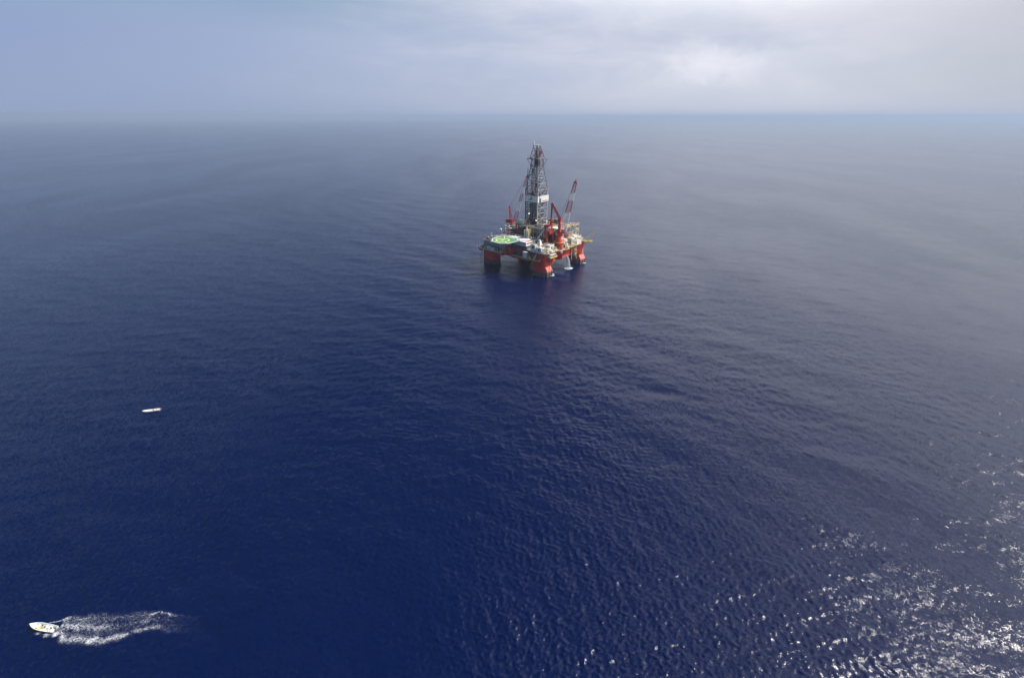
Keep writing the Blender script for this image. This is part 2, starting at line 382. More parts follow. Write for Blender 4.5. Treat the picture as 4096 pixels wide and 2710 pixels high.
# winch housings on the balcony at the near column
for k in range(3):
    w_=MB().box(*PB(-4.2,-1.0,5+3.1*k,7.2+3.1*k,19.6,22.4)).build('winch_housing','white',rig)
    blk(w_,'winch_grille','black',*PB(-4.28,-4.12,5.3+3.1*k,6.9+3.1*k,20,22.0))
# cascading ladder platforms beside the water discharge
for k in range(8):
    z=22.4-1.75*k; v=47.5+(1.9 if k%2 else 0)+.35*k
    MB().box(*PB(-2.6,-.6,v,v+2.2,z,z+.22)).build('ladder_landing','yellow' if k in (2,5) else 'steel',rig)
    MB().rail([P(-2.6,v,z+.2),P(-2.6,v+2.2,z+.2)],1.0,1.1,.06).build('landing_rail','yellow',rig)
    bar(rig,'stair_flight','cream' if k%3 else 'dark',P(-2.2,v+1.0,z),P(-2.2,v+(1.4 if k%2 else 2.4),z-1.7),.3)
    bar(rig,'guard_plate','dark' if k%2 else 'cream',P(-1.0,v+.4,z+1.2),P(-1.0,v+1.4,z+1.2),.7)
for k in range(9): bar(rig,'riser_pipe',('white','steel','dark')[k%3],P(-1.2-.3*(k%2),45.2+1.35*k,23.5-(k%3)),P(-1.2-.3*(k%2),45.2+1.35*k,8.2+1.7*((k*5)%4)),.3)
# flow pipe on the far column, white plate
blk(rig,'depth_plate','white',*PB(-.12,.1,68.3,68.9,11,16))

# accommodation block (windows, tiers)
acc=MB().box(*PB(23.3,66,-.8,14,28,31.3)).build('accommodation_block','white',rig)
MB().box(*PB(23.6,65.7,-.5,13.7,31.3,31.55)).build('roof','roof',acc)
MB().box(*PB(22.9,38,-1.3,14.4,27.6,28)).build('walkway','cream',acc)
for k in range(8): blk(acc,'window','glass',*PB(24.3+1.32*k,25.2+1.32*k,-.9,-.7,29.6,30.5))
for k in range(7): blk(acc,'window','glass',*PB(23.2,23.4,.5+1.45*k,1.5+1.45*k,29.6,30.5))
for z in (28.15,31.1): blk(acc,'trim_band','galv',*PB(23.2,34,-.88,-.7,z,z+.18))
lo_=MB().box(*PB(24.2,40,2,14,16.2,27.6)).build('accommodation_lower_block','grey',rig)
for z in (18.6,21.6,24.6): 
    for k in range(5): blk(lo_,'window','glass',*PB(25.4+2.9*k,26.5+2.9*k,1.92,2.1,z,z+.9))
MB().box(*PB(40,68,3.5,14,24.1,28)).build('accommodation_lower_block','grey',rig)
for k in range(6): bar(lo_,'fin','white',P(24.1,3+1.9*k,16.4),P(24.1,3+1.9*k,27.4),.25)
# helideck
HZ=32.0
oct_=[(52.5,-20.7),(60.3,-10.7),(60.8,2.1),(54.9,6.2),(40.6,6.2),(33.0,-.1),(34.8,-16.6),(40.2,-21.6)]
def inset(pts,f,c=(46.9,-8.4)): return [(c[0]+(u-c[0])*f,c[1]+(v-c[1])*f) for u,v in pts]
heli=MB().prism([(v-V0,u-U0) for u,v in oct_],HZ-.7,HZ).build('helideck','green',rig)
ln=MB()
for (a,b),(c_,d_) in zip(zip(inset(oct_,.985),inset(oct_,.985)[1:]+inset(oct_,.985)[:1]),zip(inset(oct_,.925),inset(oct_,.925)[1:]+inset(oct_,.925)[:1])):
    ln.add([P(*a,HZ+.03),P(*b,HZ+.03),P(*d_,HZ+.03),P(*c_,HZ+.03)],[(0,1,2,3)])
ln.build('border_line','twhite',heli)
rg=MB(); hc=(46.6,-10.0)
def ringpt(a,r): return P(hc[0]+r*math.cos(a),hc[1]+r*math.sin(a),HZ+.034)
rg.add([ringpt(2*math.pi*i/48,r) for i in range(48) for r in (6.0,7.3)],[(2*i,2*i+1,(2*i+3)%96,(2*i+2)%96) for i in range(48)])
rg.build('landing_circle','tyellow',heli)
lm=MB()
def flat(a,b,w,z):
    a,b=Vector(a),Vector(b); d=(b-a).normalized(); n_=Vector((-d.y,d.x))*w/2
    lm.add([P(*(a+n_),z),P(*(b+n_),z),P(*(b-n_),z),P(*(a-n_),z)],[(0,1,2,3)])
flat((51.6,-15.3),(54.8,-18.6),.6,HZ+.028); lm.build('approach_line','tyellow',heli)
lm=MB(); flat((39.9,-12.9),(37.2,-15.2),1.0,HZ+.028); lm.build('approach_line','tyellow',heli)
lm=MB(); flat((50,-3.6),(56.5,4.0),.8,HZ+.028); lm.build('approach_line','tyellow',heli)
lm=MB(); flat((52.9,-6.3),(59.0,-9.9),.7,HZ+.028); lm.build('approach_line','tyellow',heli)
# letter H lying on the deck, its uprights running across the view
dx_=Vector((-1*UD.x*0+1,0,0))
def heli_mtx(u,v,ang,z): return Matrix.Translation(P(u,v,z))@Matrix.Rotation(ang,4,'Z')
VIEW=-ROT      # rotation that turns local text to read level from the near side
text_mesh('letter_h','H',6.2,'twhite',heli,heli_mtx(46.6,-10.0,VIEW+math.radians(58),HZ+.04),.005,.13)
text_mesh('deck_lettering','CENTENARIO',1.7,'twhite',heli,heli_mtx(46.3,2.6,math.radians(-90),HZ+.04),.005,.06)
text_mesh('deck_lettering','GR',1.4,'twhite',heli,heli_mtx(36.8,.6,math.radians(-90),HZ+.04),.005,.05)
for u,v,l in ((57.6,-7.0,2.2),(57.0,-1.6,3.2)):
    lm=MB(); flat((u-.0,v-l/2),(u+.9,v+l/2),.6,HZ+.036); lm.build('deck_marking','twhite',heli)
# perimeter net and frame
fr=MB(); big=inset(oct_,1.07)
for (a,b),(c_,d_) in zip(zip(big,big[1:]+big[:1]),zip(oct_,oct_[1:]+oct_[:1])):
    fr.beam(P(*a,HZ-.15),P(*b,HZ-.15),.16)
    for k in range(7):
        t=k/7; p=Vector(a).lerp(Vector(b),t); q=Vector(c_).lerp(Vector(d_),t); fr.beam(P(*p,HZ-.15),P(*q,HZ-.45),.12)
fr.build('safety_net_frame','galv',heli)
for a,b in zip(oct_,oct_[1:]+oct_[:1]): bar(heli,'edge_beam','white',P(*a,HZ-.55),P(*b,HZ-.55),.34,.5)
for u,v,u2,v2 in ((50,-19,52,3),(41,-19,41,3),(36,-13,35,3),(57,-9,60,3),(46,-20,46,3)):
    bar(heli,'support_strut','grey',P(u,v,HZ-.9),P(u2,v2,24.2),.45)
    bar(heli,'support_girder','grey',P(u,v,HZ-1.3),P(u2,v2,HZ-1.3),.5)
    bar(heli,'support_strut','galv',P((u+u2)/2,(v+v2)/2,HZ-1.3),P(u2,v2,24.2),.3)
for k in range(6): bar(heli,'hanging_ladder','cream',P(36.2+.9*k,-9.5-1.4*k,31.2),P(36.6+.9*k,-7.8-1.4*k,28.0),.22)
# frame below the helideck edge
fp=[P(61,1.1,25.5),P(53,-3.2,25.2),P(47,0,25.2),P(35.2,-3.6,26.5),P(33.5,-1,27)]
for a,b in zip(fp,fp[1:]): bar(rig,'catwalk_rail','grey',a,b,.45)
bar(rig,'catwalk_post','galv',P(45,-1,25.3),P(45,-1,17),.35)
# ---------------- under-deck and drill floor substructure (part of the rig)
sub=MB().box(*PB(20,58,23,58,41.3,42)).build('drill_floor','dark',rig)
for z,m_ in ((41.55,'galv'),(24.6,'galv')):
    bar(sub,'girder',m_,P(20,22.9,z),P(49,22.9,z),.7,.9); bar(sub,'girder',m_,P(19.9,23,z),P(19.9,58,z),.7,.9)
for u in (20,24.5,33,38,42.5,49): bar(sub,'leg','galv' if u<40 else 'grey',P(u,22.9,24.2),P(u,22.9,41.3),.55)
for v in (31,40,49,58): bar(sub,'leg','galv',P(19.9,v,24.2),P(19.9,v,41.3),.55)
for a,b,z0,z1 in ((24.5,33,41,27),(33,38,32,41),(38,42.5,41,32)): bar(sub,'brace','galv',P(a,22.8,z0),P(b,22.8,z1),.38)
bar(sub,'girder','galv',P(20,22.8,37.2),P(42,22.8,37.2),.35)
for a,b,z0,z1 in ((23,31,41,27),(31,40,27,41),(40,49,41,27)): bar(sub,'brace','galv',P(19.8,a,z0),P(19.8,b,z1),.4)
for k in range(6): blk(sub,'cladding_panel','clad',*PB(21+3.6*k,24.4+3.6*k,23.5,23.8,26,36.6+.4*(k%2)))
for k in range(7): blk(sub,'cladding_panel','clad',*PB(21,21.3,25+4.4*k,29.2+4.4*k,26.5,38-.8*(k%3)))
MB().box(*PB(22,57,25,57,24.1,33)).build('mud_module','dark',rig)
# long white diagonal walkway in front of the drill floor
bar(rig,'conveyor_truss','white',P(18.6,22.4,41.5),P(27.5,20.5,29),.8)
bar(rig,'conveyor_truss','galv',P(27.5,20.5,29),P(30,16,26),.7)
bar(rig,'conveyor_rail','cream',P(16,18,31),P(27,17.5,30.5),.5)
for k in range(5): bar(rig,'conveyor_strut','white',P(17+2.4*k,17.8,24.2),P(18.5+2.4*k,18.2,31),.35)
# yellow stair tower
yt=MB()
for u in (33.2,37.6):
    for v in (15.6,18.6): yt.beam(P(u,v,24.1),P(u,v,41),.35)
yt=yt.build('stair_tower','yellow',rig)
for k in range(7):
    z=26+2.2*k; blk(yt,'landing','yellow',*PB(33,37.8,15.4,18.8,z,z+.25))
    bar(yt,'stair_flight','cream',P(33.4 if k%2 else 37.4,15.4,z+.1),P(37.4 if k%2 else 33.4,15.4,z+2.2),.45)
for u,h in ((35.4,43.4),(38.6,39.6),(33,39.0),(29.3,33.5),(30.5,33.0)): bar(rig,'vent_pipe','cream',P(u,15,24.2),P(u,15,h),.7)

# ---------------- derrick, a thing of its own on the drill floor
DU,DV,DZ=45,42,42
der=at_rig('drilling_derrick','tall grey lattice drilling derrick with white sign panels standing on the drill floor','derrick',DU,DV,DZ)
def D(du,dv,z): return Vector((dv,du,z-DZ))
H0=8.0
lev=[42,47.5,53,58.5,64,71,77]; hw={z:H0 for z in lev}
lev2=[77,83,88.5,94,99]
def half(z): return H0 if z<=77 else H0+(4.6-H0)*(z-77)/22
corners=[(-1,-1),(-1,1),(1,1),(1,-1)]
def cpt(i,z,o=0): h=half(z)+o; return D(corners[i][0]*h,corners[i][1]*h,z)
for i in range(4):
    m_='galv' if i<2 else 'grey'  # sunlit legs coloured paler, shaded legs darker: light put into the colour
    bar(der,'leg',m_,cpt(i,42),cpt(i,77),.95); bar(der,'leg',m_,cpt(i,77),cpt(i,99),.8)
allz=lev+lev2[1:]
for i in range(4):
    j=(i+1)%4; bright=(i==0)   # one paint all round; sunlight put into the right face as a paler colour
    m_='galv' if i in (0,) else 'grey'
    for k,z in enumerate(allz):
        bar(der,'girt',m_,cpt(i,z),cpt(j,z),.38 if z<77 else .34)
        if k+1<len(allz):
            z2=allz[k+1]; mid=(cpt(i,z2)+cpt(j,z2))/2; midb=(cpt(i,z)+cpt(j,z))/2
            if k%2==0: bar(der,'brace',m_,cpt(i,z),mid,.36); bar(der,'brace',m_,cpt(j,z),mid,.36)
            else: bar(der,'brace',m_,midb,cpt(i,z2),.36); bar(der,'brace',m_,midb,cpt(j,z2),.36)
for i in range(4):      # lighter secondary members between the main girts
    j=(i+1)%4
    for k in range(len(allz)-1):
        zm=(allz[k]+allz[k+1])/2; bar(der,'secondary_girt','steel',cpt(i,zm),cpt(j,zm),.22)
    if i: bar(der,'centre_post','steel',(cpt(i,42)+cpt(j,42))/2,(cpt(i,99)+cpt(j,99))/2,.3)
# inner guide rails, stand pipes and racked drill pipe
for du,dv in ((-2.2,-1.5),(-2.2,1.5),(2.2,-1.5),(2.2,1.5)): bar(der,'guide_rail','steel',D(du,dv,42),D(du,dv,117),.42)
for k in range(22):
    du,dv=-6.6+1.2*(k%11),(-5.4 if k<11 else 4.8)+random.uniform(-.3,.3); bar(der,'racked_pipe','steel' if k%3 else 'grey',D(du,dv,43),D(du+.2,dv,74-random.random()*6),.3)
for k in range(8): bar(der,'racked_pipe','clad',D(4.2+.5*(k%4),-3.4+.6*k,43),D(4.2+.5*(k%4),-3.4+.6*k,70),.3)
for du in (-6.5,6.6): bar(der,'stand_pipe','grey',D(du,-7.2,43),D(du,-7.2,86),.35)
blk(der,'fingerboard','dark',(-7.2,-7.2,30),(7.2,-1.5,30.4)); blk(der,'fingerboard','dark',(-7.2,2,30),(7.2,7.2,30.4))
for k in range(4): bar(der,'service_ladder','steel',D(6.9,-6.4+4.2*k,43),D(6.9-2.4*(k%2),-6.4+4.2*k,97),.5)
blk(der,'driller_cabin','dark',(-7,-7,0),(-1,5,5.5)); blk(der,'pipe_handler','steel',(-6.6,-1.2,2),(-4.8,1.2,33))
blk(der,'travelling_block','dred',(-1.3,-1.3,36),(1.3,1.3,41)); blk(der,'top_drive','dark',(-1.6,-1.4,7),(1.6,1.4,14))
pl=MB().box((-8.6,-8.7,33.6),(8.6,-7.6,33.9)).box((-8.7,-8.6,33.6),(-7.6,8.6,33.9)).box((7.6,-8.6,33.6),(9.9,8.6,33.9)).build('gallery','grey',der)
g_=MB().rail([(-8.6,-8.6,33.9),(9.8,-8.6,33.9),(9.8,8.6,33.9)],1.1,2,.06).rail([(-8.6,-8.6,33.9),(-8.6,8.6,33.9)],1.1,2,.06).build('gallery_rail','galv',der)
for a,b in (((-8,3.5,36.2),(-8,-1.5,35)),((2,-8.4,36.4),(6,-8.4,35.6))): bar(der,'monkey_arm','red',a,b,.55)
# sign panels round the derrick: panels, frame, lettering
SZ0,SZ1=64.3-DZ,71.1-DZ; o_=8.55
for k in range(6):   # left front face, lies at -v: v is local x
    y0=-o_+.05+2.85*k; MB().box((-o_-.12,y0,SZ0+.02*k),(-o_,y0+2.8,SZ1)).build('sign_panel','white',der)
ya=-o_
for k,(w0,w1) in enumerate(((-8.5,-6.3),(-2.9,.1),(.14,3.1),(3.14,6.1),(6.14,9.9))):
    MB().box((w0,-o_-.12,SZ0),(w1,-o_,SZ1)).build('sign_panel','white',der)
MB().box((9.9,-o_-.12,SZ0),(10.0,-o_+1.2,SZ1)).build('sign_return','cream',der)
blk(der,'sign_cabinet','dark',(-5.9,-o_-.25,SZ0+.3),(-4.0,-o_,SZ0+4.1)); blk(der,'sign_cabinet','white',(-5.6,-o_-.2,SZ0+4.2),(-3.3,-o_,SZ0+6.3))
for z in (SZ0,SZ1): bar(der,'sign_rail','steel',(-8.6,-8.6,z),(10,-8.6,z),.28); bar(der,'sign_rail','steel',(-8.6,-8.6,z),(-8.6,8.6,z),.28)
# text on the left face reads from -x side, on the right face from -y side
face_l=Matrix(((0,0,-1,0),(-1,0,0,0),(0,1,0,0),(0,0,0,1)))   # text x -> -y, text y -> z, normal -> -x
face_r=Matrix(((1,0,0,0),(0,0,-1,0),(0,1,0,0),(0,0,0,1)))    # text x -> +x, normal -> -y
text_mesh('sign_lettering','PEMEX',1.75,'textg',der,Matrix.Translation((-o_-.16,.9,SZ0+2.5))@face_l,.02,.05)
text_mesh('sign_lettering','CENTENARIO GR',1.25,'textk',der,Matrix.Translation((3.6,-o_-.16,SZ0+1.25))@face_r,.02,.035)
em=MB()      # bird-head emblem above the lettering
ep=[(-1.1,0),(-.9,.9),(-.35,1.4),(-.2,2.2),(.25,2.7),(.6,2.2),(.8,1.3),(1.05,.5),(.9,0)]
em.add([(-o_-.15,.1-a,SZ0+3.5+b) for a,b in ep]+[(-o_-.19,.1-a,SZ0+3.5+b) for a,b in ep],[tuple(range(9)),tuple(range(9,18))]); em.build('sign_emblem','textr',der)
blk(der,'emblem_drop','textg',(-o_-.22,-.75,SZ0+3.6),(-o_-.14,-.2,SZ0+4.3))
blk(der,'sign_lamp','cream',(-o_-.4,5.2,SZ0+2.4),(-o_,6.6,SZ0+2.9)); blk(der,'sign_lamp','dark',(-o_-.4,-6.6,SZ0+1.6),(-o_,-6.0,SZ0+2.2))
# crown: waist, flared gallery, tapering top
Z=lambda z:z-DZ
blk(der,'waist_platform','steel',(-5.4,-5.4,Z(99)),(5.4,5.4,Z(99.5))); MB().rail([(-5.4,5.4,Z(99.5)),(-5.4,-5.4,Z(99.5)),(5.4,-5.4,Z(99.5)),(5.4,5.4,Z(99.5))],1.2,1.8,.08,True).build('waist_rail','steel',der)
for i in range(4):
    a=Vector((corners[i][1]*4.4,corners[i][0]*4.4,Z(99.4))); b=Vector((corners[i][1]*7.3,corners[i][0]*7.3,Z(106.4))); c=Vector((corners[i][1]*4.4,corners[i][0]*4.4,Z(106.4)))
    bar(der,'outrigger','steel',a,b,.42); bar(der,'crown_post','dred',a,c,.6)
    j=(i+1)%4; b2=Vector((corners[j][1]*7.3,corners[j][0]*7.3,Z(106.4))); c2=Vector((corners[j][1]*4.4,corners[j][0]*4.4,Z(106.4)))
    bar(der,'outrigger','steel',a,(b+b2)/2,.34); bar(der,'crown_girt','grey',b,b2,.5); bar(der,'crown_brace','dred',a,c2,.3)
    t1=Vector((corners[i][1]*2.2-.5,corners[i][0]*2.2+.5,Z(119))); bar(der,'crown_leg','dred' if i%2 else 'grey',c+(b-c)*.35,t1,.55)
    t2=Vector((corners[j][1]*2.2-.5,corners[j][0]*2.2+.5,Z(119)))
    for f0,f1 in ((0,.45),(.45,0),(.45,.85)):
        p=(c+(b-c)*.35).lerp(t1,f0); q=(c2+(b2-c2)*.35).lerp(t2,f1); bar(der,'crown_brace','dred' if f0==0 else 'grey',p,q,.3)
bar(der,'hook_rail','galv',(-1.1,-1.5,Z(104)),(-1.1,-1.5,Z(119)),.45); bar(der,'hook_rail','galv',(1.3,-1.5,Z(104)),(1.3,-1.5,Z(119)),.4)
MB().box((-7.4,-7.4,Z(106.4)),(7.4,-5.4,Z(106.75))).box((-7.4,-5.4,Z(106.4)),(-5.4,5.4,Z(106.75))).box((5.4,-5.4,Z(106.4)),(7.4,7.4,Z(106.75))).box((-7.4,5.4,Z(106.4)),(5.4,7.4,Z(106.75))).build('crown_gallery','grey',der)
MB().rail([(-7.3,-7.3,Z(106.75)),(7.3,-7.3,Z(106.75)),(7.3,7.3,Z(106.75)),(-7.3,7.3,Z(106.75))],1.2,1.8,.07,True).build('crown_rail','galv',der)
MB().box((-2.2,-2.2,Z(100)),(1.8,1.8,Z(107.5))).box((-1.5,-1.5,Z(107.5)),(1,1,Z(111.5))).build('crown_block','steel',der)
blk(der,'sheave_box','dred',(-4.2,-2.6,Z(110.5)),(-2.4,-.6,Z(114.5))); blk(der,'sheave_box','dred',(2.2,-2.4,Z(110)),(4,-.4,Z(114)))
blk(der,'top_platform','galv',(-3.4,-2.4,Z(119)),(2.4,3.4,Z(119.5))); MB().rail([(-3.4,-2.4,Z(119.5)),(2.4,-2.4,Z(119.5)),(2.4,3.4,Z(119.5)),(-3.4,3.4,Z(119.5))],1,1.4,.06,True).build('top_rail','galv',der)
bar(der,'beacon_post','white',(-3.2,2.2,Z(119.5)),(-3.2,2.2,Z(123)),.5); bar(der,'antenna','steel',(2,-2,Z(119.5)),(2,-2,Z(124)),.16); bar(der,'antenna','galv',(1,-2,Z(119.5)),(1,-2,Z(122)),.14)
for x,y,z in ((-8.6,2.5,52),(-8.6,-7.2,46)):
    blk(der,'floodlight','lamp',(x-.4,y-.4,Z(z)+.1),(x,y+.4,Z(z)+.75)); blk(der,'floodlight_housing','black',(x,y-.8,Z(z)-.3),(x+.5,y+.8,Z(z)+1.2))

# ---------------- lattice boom cranes
def lattice(parent,name,mat,a,b,w0,w1,side,depth=None,n=5,r=.2):
    a,b=Vector(a),Vector(b); d=(b-a).normalized(); s=Vector(side).normalized(); t=d.cross(s).normalized(); m=MB()
    dep0=(depth or w0); 
    def c(f,i): 
        w=w0+(w1-w0)*f; return a.lerp(b,f)+s*w/2*(1 if i in(0,1) else -1)+t*w*.42*(1 if i in (0,3) else -1)
    for i in range(4): m.tube(c(0,i),c(1,i),r,4)
    for k in range(n+1):
        f=k/n
        for i in range(4): m.tube(c(f,i),c(f,(i+1)%4),r*.6,4,cap=False)
        if k<n:
            for i in range(4): m.tube(c(f,i if k%2 else (i+1)%4),c((k+1)/n,(i+1)%4 if k%2 else i),r*.55,4,cap=False)
    return m.build(name,mat,parent)
def build_crane(label,u,v,z0,pr,ptop,house,mast_top,foot,tip,cols,w0,w1,side,nsec):
    c=at_rig('pedestal_crane',label,'crane',u,v,z0,'lattice boom cranes on the rig')
    T=lambda p: Vector((p[1]-v,p[0]-u,p[2]-z0))
    MB().tube((0,0,0),(0,0,ptop-z0),pr,24).build('pedestal','red',c,True)
    MB().tube((0,0,ptop-z0),(0,0,ptop-z0+.6),pr+.45,24).build('slew_ring','pink',c)
    lo,hi=house; MB().box(tuple(T(lo)),tuple(T(hi))).build('machinery_house','red',c)
    m=MB(); b=T((u,v,ptop+.6)); tp=T(mast_top)
    for s1 in (-1.3,1.3):
        for s2 in (-1.2,1.2): m.beam(b+Vector((s1,s2,0)),tp+Vector((s1*.3,s2*.25,0)),.42)
    for f in (.2,.4,.6,.8):
        p=b.lerp(tp,f); q=1.3*(1-f*.72); m.beam(p+Vector((-q,-q,0)),p+Vector((q,-q,0)),.25); m.beam(p+Vector((-q,-q,0)),p+Vector((-q,q,0)),.25); m.beam(p+Vector((-q,-q,0)),p+Vector((q,q,2.2)),.22); m.beam(p+Vector((q,-q,0)),p+Vector((-q,q,2.2)),.22)
    m.build('mast','red',c)
    blk(c,'mast_head','dark',tuple(tp-Vector((.8,.8,.2))),tuple(tp+Vector((.8,.8,.9))))
    F,TT=T(foot),T(tip); fr_=[0]+nsec
    for k in range(len(nsec)):
        f0,f1=fr_[k],fr_[k+1]; a=F.lerp(TT,f0); e=F.lerp(TT,f1)
        lattice(c,'boom_section',cols[k],a,e,w0+(w1-w0)*f0,w0+(w1-w0)*f1,side,n=max(2,int((f1-f0)*20)),r=.22)
    hd=MB(); hd.tube(TT-Vector((0,0,.6)),TT+Vector((0,0,1.0)),w1*.6,8); hd.tube(TT,TT+(TT-F).normalized()*3,.5,6); hd.build('boom_head','dred',c)
    w_=MB()
    for s1 in (-.5,.5): w_.tube(tp+Vector((s1,0,.5)),TT+Vector((s1*.6,0,.6)),.07,4)
    w_.build('hoist_rope','rope',c)
    e=TT+(TT-F).normalized()*3; h=MB().tube(e,e-Vector((0,0,6)),.07,4).box(tuple(e-Vector((.35,.35,7.2))),tuple(e-Vector((-.35,-.35,6)))).build('hook_block','dark',c)
    return c,T
sd=(VIEW and math.cos(-ROT),math.sin(-ROT),0)   # across the view
c1,T1=build_crane('red pedestal crane left of the derrick with its boom leaning against the derrick side',81.5,43.5,24,2.0,35.6,((79.6,42.2,35.9),(84.8,46.2,40.2)),(83,42.3,54.2),(78.6,46.1,38.2),(68.6,54.7,86.0),['dred','white','dred','white','dred'],3.7,1.7,sd,[.22,.46,.63,.79,1.0])
cab=MB().box(tuple(T1((84.9,40.2,36.6))),tuple(T1((87.3,43.4,40.4)))).build('cab','dred',c1); blk(c1,'cab_window','glass',tuple(T1((85.2,40.05,38)) ),tuple(T1((87.0,40.2,40))))
blk(c1,'cab_lamp','white',tuple(T1((85.6,39.95,38.6))),tuple(T1((85.95,40.1,39.2)))); blk(c1,'cab_lamp','white',tuple(T1((86.5,39.95,38.2))),tuple(T1((86.8,40.1,38.7))))
c2,T2=build_crane('red pedestal crane on the right side with a tall red and white boom',.6,24.2,14.2,3.9,38.6,((-1.6,22.4,39.2),(2.6,26.2,44)),(1.0,24.0,53.4),(-2.0,26.2,42),(-9.4,32.3,88.5),['white','white','dred','white','dred'],6.2,2.4,sd,[.22,.40,.63,.80,1.0])
MB().box(tuple(T2((-4.2,25.2,40.4))),tuple(T2((-1.6,27.8,43.6)))).build('cab','dred',c2)
for k,z in enumerate((34.6,21)): blk(c2,'name_plate','white',tuple(T2((-3.42,22.6,z))),tuple(T2((-3.2,25.2,z+.6))))
MB().tube(T2((.6,24.2,31.0)),T2((.6,24.2,31.3)),5.2,24).build('pedestal_walkway','yellow',c2)
MB().rail([T2((.6,24.2,31.3))+Vector((5.1*math.cos(a*math.pi/8),5.1*math.sin(a*math.pi/8),0)) for a in range(16)],1.1,2,.06,True).build('walkway_rail','yellow',c2)

# knuckle boom pipe handling crane
kc=at_rig('knuckle_boom_crane','red folding pipe handling crane whose arm bends down between the derrick and right crane','crane',7,33,24)
K=lambda p: Vector((p[1]-33,p[0]-7,p[2]-24))
MB().tube((0,0,0),(0,0,25.6),1.7,14).build('pedestal','red',kc,True)
MB().box(tuple(K((5.2,31.6,49.4))),tuple(K((8.8,34.8,52.4)))).build('slew_house','red',kc)
MB().tube(K((6.6,33.2,51.5)),K((13.2,27.5,67)),1.75,4,1.05).build('main_arm','red',kc)
MB().tube(K((13.3,27.4,67)),K((13.8,27.0,49.5)),.95,4,.65).build('folding_arm','dred',kc)
MB().tube(K((12.8,28.0,67.4)),K((14.4,26.6,66.6)),.9,8).build('elbow_joint','dred',kc)
bar(kc,'arm_cylinder','galv',K((8.6,31.0,52.5)),K((9.8,30.0,58.5)),.35); bar(kc,'arm_cylinder','black',K((10.6,29.4,57.6)),K((13.4,27.2,64.6)),.4)
MB().box(tuple(K((13.2,26.4,46.4))),tuple(K((14.6,27.6,49.6)))).build('gripper','black',kc)

# red riser gantry
ga=at_rig('riser_gantry','dark red A-framed gantry on deck in front of the right crane','gantry',13,24,24.1)
Gp=lambda p: Vector((p[1]-24,p[0]-13,p[2]-24.1))
feet=[(10.4,18.6,24.1),(8.4,26.2,24.1)]; tops=[(17.8,23.5,44),(16.3,32,44)]
for i in range(2):
    bar(ga,'leg','dred',Gp(feet[i]),Gp(tops[i]),1.0); bar(ga,'leg','dred',Gp((feet[i][0]+8.5,feet[i][1]+1,24.1)),Gp(tops[i]),.7)
    bar(ga,'leg','dred',Gp((feet[i][0]+3,feet[i][1]+2.6,24.1)),Gp((tops[i][0]-1,tops[i][1]-1,38)),.55)
    for f in (.25,.5,.75):
        a=Gp(feet[i]).lerp(Gp(tops[i]),f); b=Gp((feet[i][0]+8.5,feet[i][1]+1,24.1)).lerp(Gp(tops[i]),f); bar(ga,'brace','dred',a,b,.4); bar(ga,'brace','dred',a,Gp((feet[i][0]+8.5,feet[i][1]+1,24.1)).lerp(Gp(tops[i]),f+.2),.3)
for z,f in ((45,1),(41,.85),(37,.65)):
    a=Gp(feet[0]).lerp(Gp(tops[0]),f); b=Gp(feet[1]).lerp(Gp(tops[1]),f); bar(ga,'crossbeam','dred',a,b,.8)
MB().box(tuple(Gp((15.2,23,44))),tuple(Gp((19.5,33,46.2)))).build('gantry_head','dred',ga)
bar(ga,'gantry_beam','pink',Gp((15,22.6,46.3)),Gp((15,33.4,46.3)),.5); bar(ga,'gantry_beam','pink',Gp((14.7,23,42)),Gp((14.7,32,42)),.5)
blk(ga,'hoist','red',tuple(Gp((14.2,26,36))),tuple(Gp((17.2,30.5,39.5))))
MB().box((-1,9.4,9.4),(2.2,9.9,19)).build('wind_screen','clad',ga)
wf=MB()
for a,b in (((-1,9.3,9.4),(-1,9.3,19)),((-1,9.3,19),(2.2,9.3,19)),((-1,9.3,9.4),(2.2,9.3,9.4))): wf.beam(a,b,.4)
wf.build('wind_screen_frame','white',ga)

# ---------------- right side process module and pipe rack
mod=at_rig('process_module','grey steel lattice module with yellow pipe rack behind the right crane','process module',2,46,24.1)
MP=lambda u,v,z: Vector((v-46,u-2,z-24.1))
for u in (6,16):
    for v in (44,49,55,61,66.5):
        bar(mod,'post','galv' if v>50 else 'grey',MP(u,v,24.1),MP(u,v,41.5 if v>46 else 43),.5)
    for z in (31,36,41.5): bar(mod,'girt','cream' if z>40 else 'galv',MP(u,44,z),MP(u,66.5,z),.45)
    for a,b,z0,z1 in ((49,55,41,33),(55,61,33,41),(61,66.5,41,33),(55,61,25,33),(49,55,33,25)): bar(mod,'brace','galv',MP(u,a,z0),MP(u,b,z1),.38)
for v in (44,49,55,61,66.5):
    for z in (31,41.5): bar(mod,'girt','grey',MP(6,v,z),MP(16,v,z),.4)
MB().box(tuple(MP(7,45,24.1)),tuple(MP(15,56,31))).build('engine_house','dark',mod)
for k in range(5): MB().tube(MP(8+1.6*k,43,42.3+.1*k),MP(6.2+1.5*k,70-1.2*k,42.2+.1*k),.42,8).build('rack_pipe','rust' if k%3 else 'steel',mod)
MB().box(tuple(MP(5.5,43.5,41.8)),tuple(MP(7.5,58,42.2))).build('rack_walkway','yellow',mod)
MB().rail([MP(5.5,43.5,42.2),MP(5.5,58,42.2)],1.2,1.8,.08).build('rack_rail','yellow',mod)
for k in range(6): bar(mod,'vent_pipe','cream',MP(5.4,46.5+1.7*k,31),MP(5.1,46.9+1.7*k,37+1.2*math.sin(k*2)),.5)
for k in range(4): MB().tube(MP(6,62+1.3*k,33+1.3*k),MP(10,62+1.3*k,33+1.3*k),.55,10).build('duct','cream',mod)
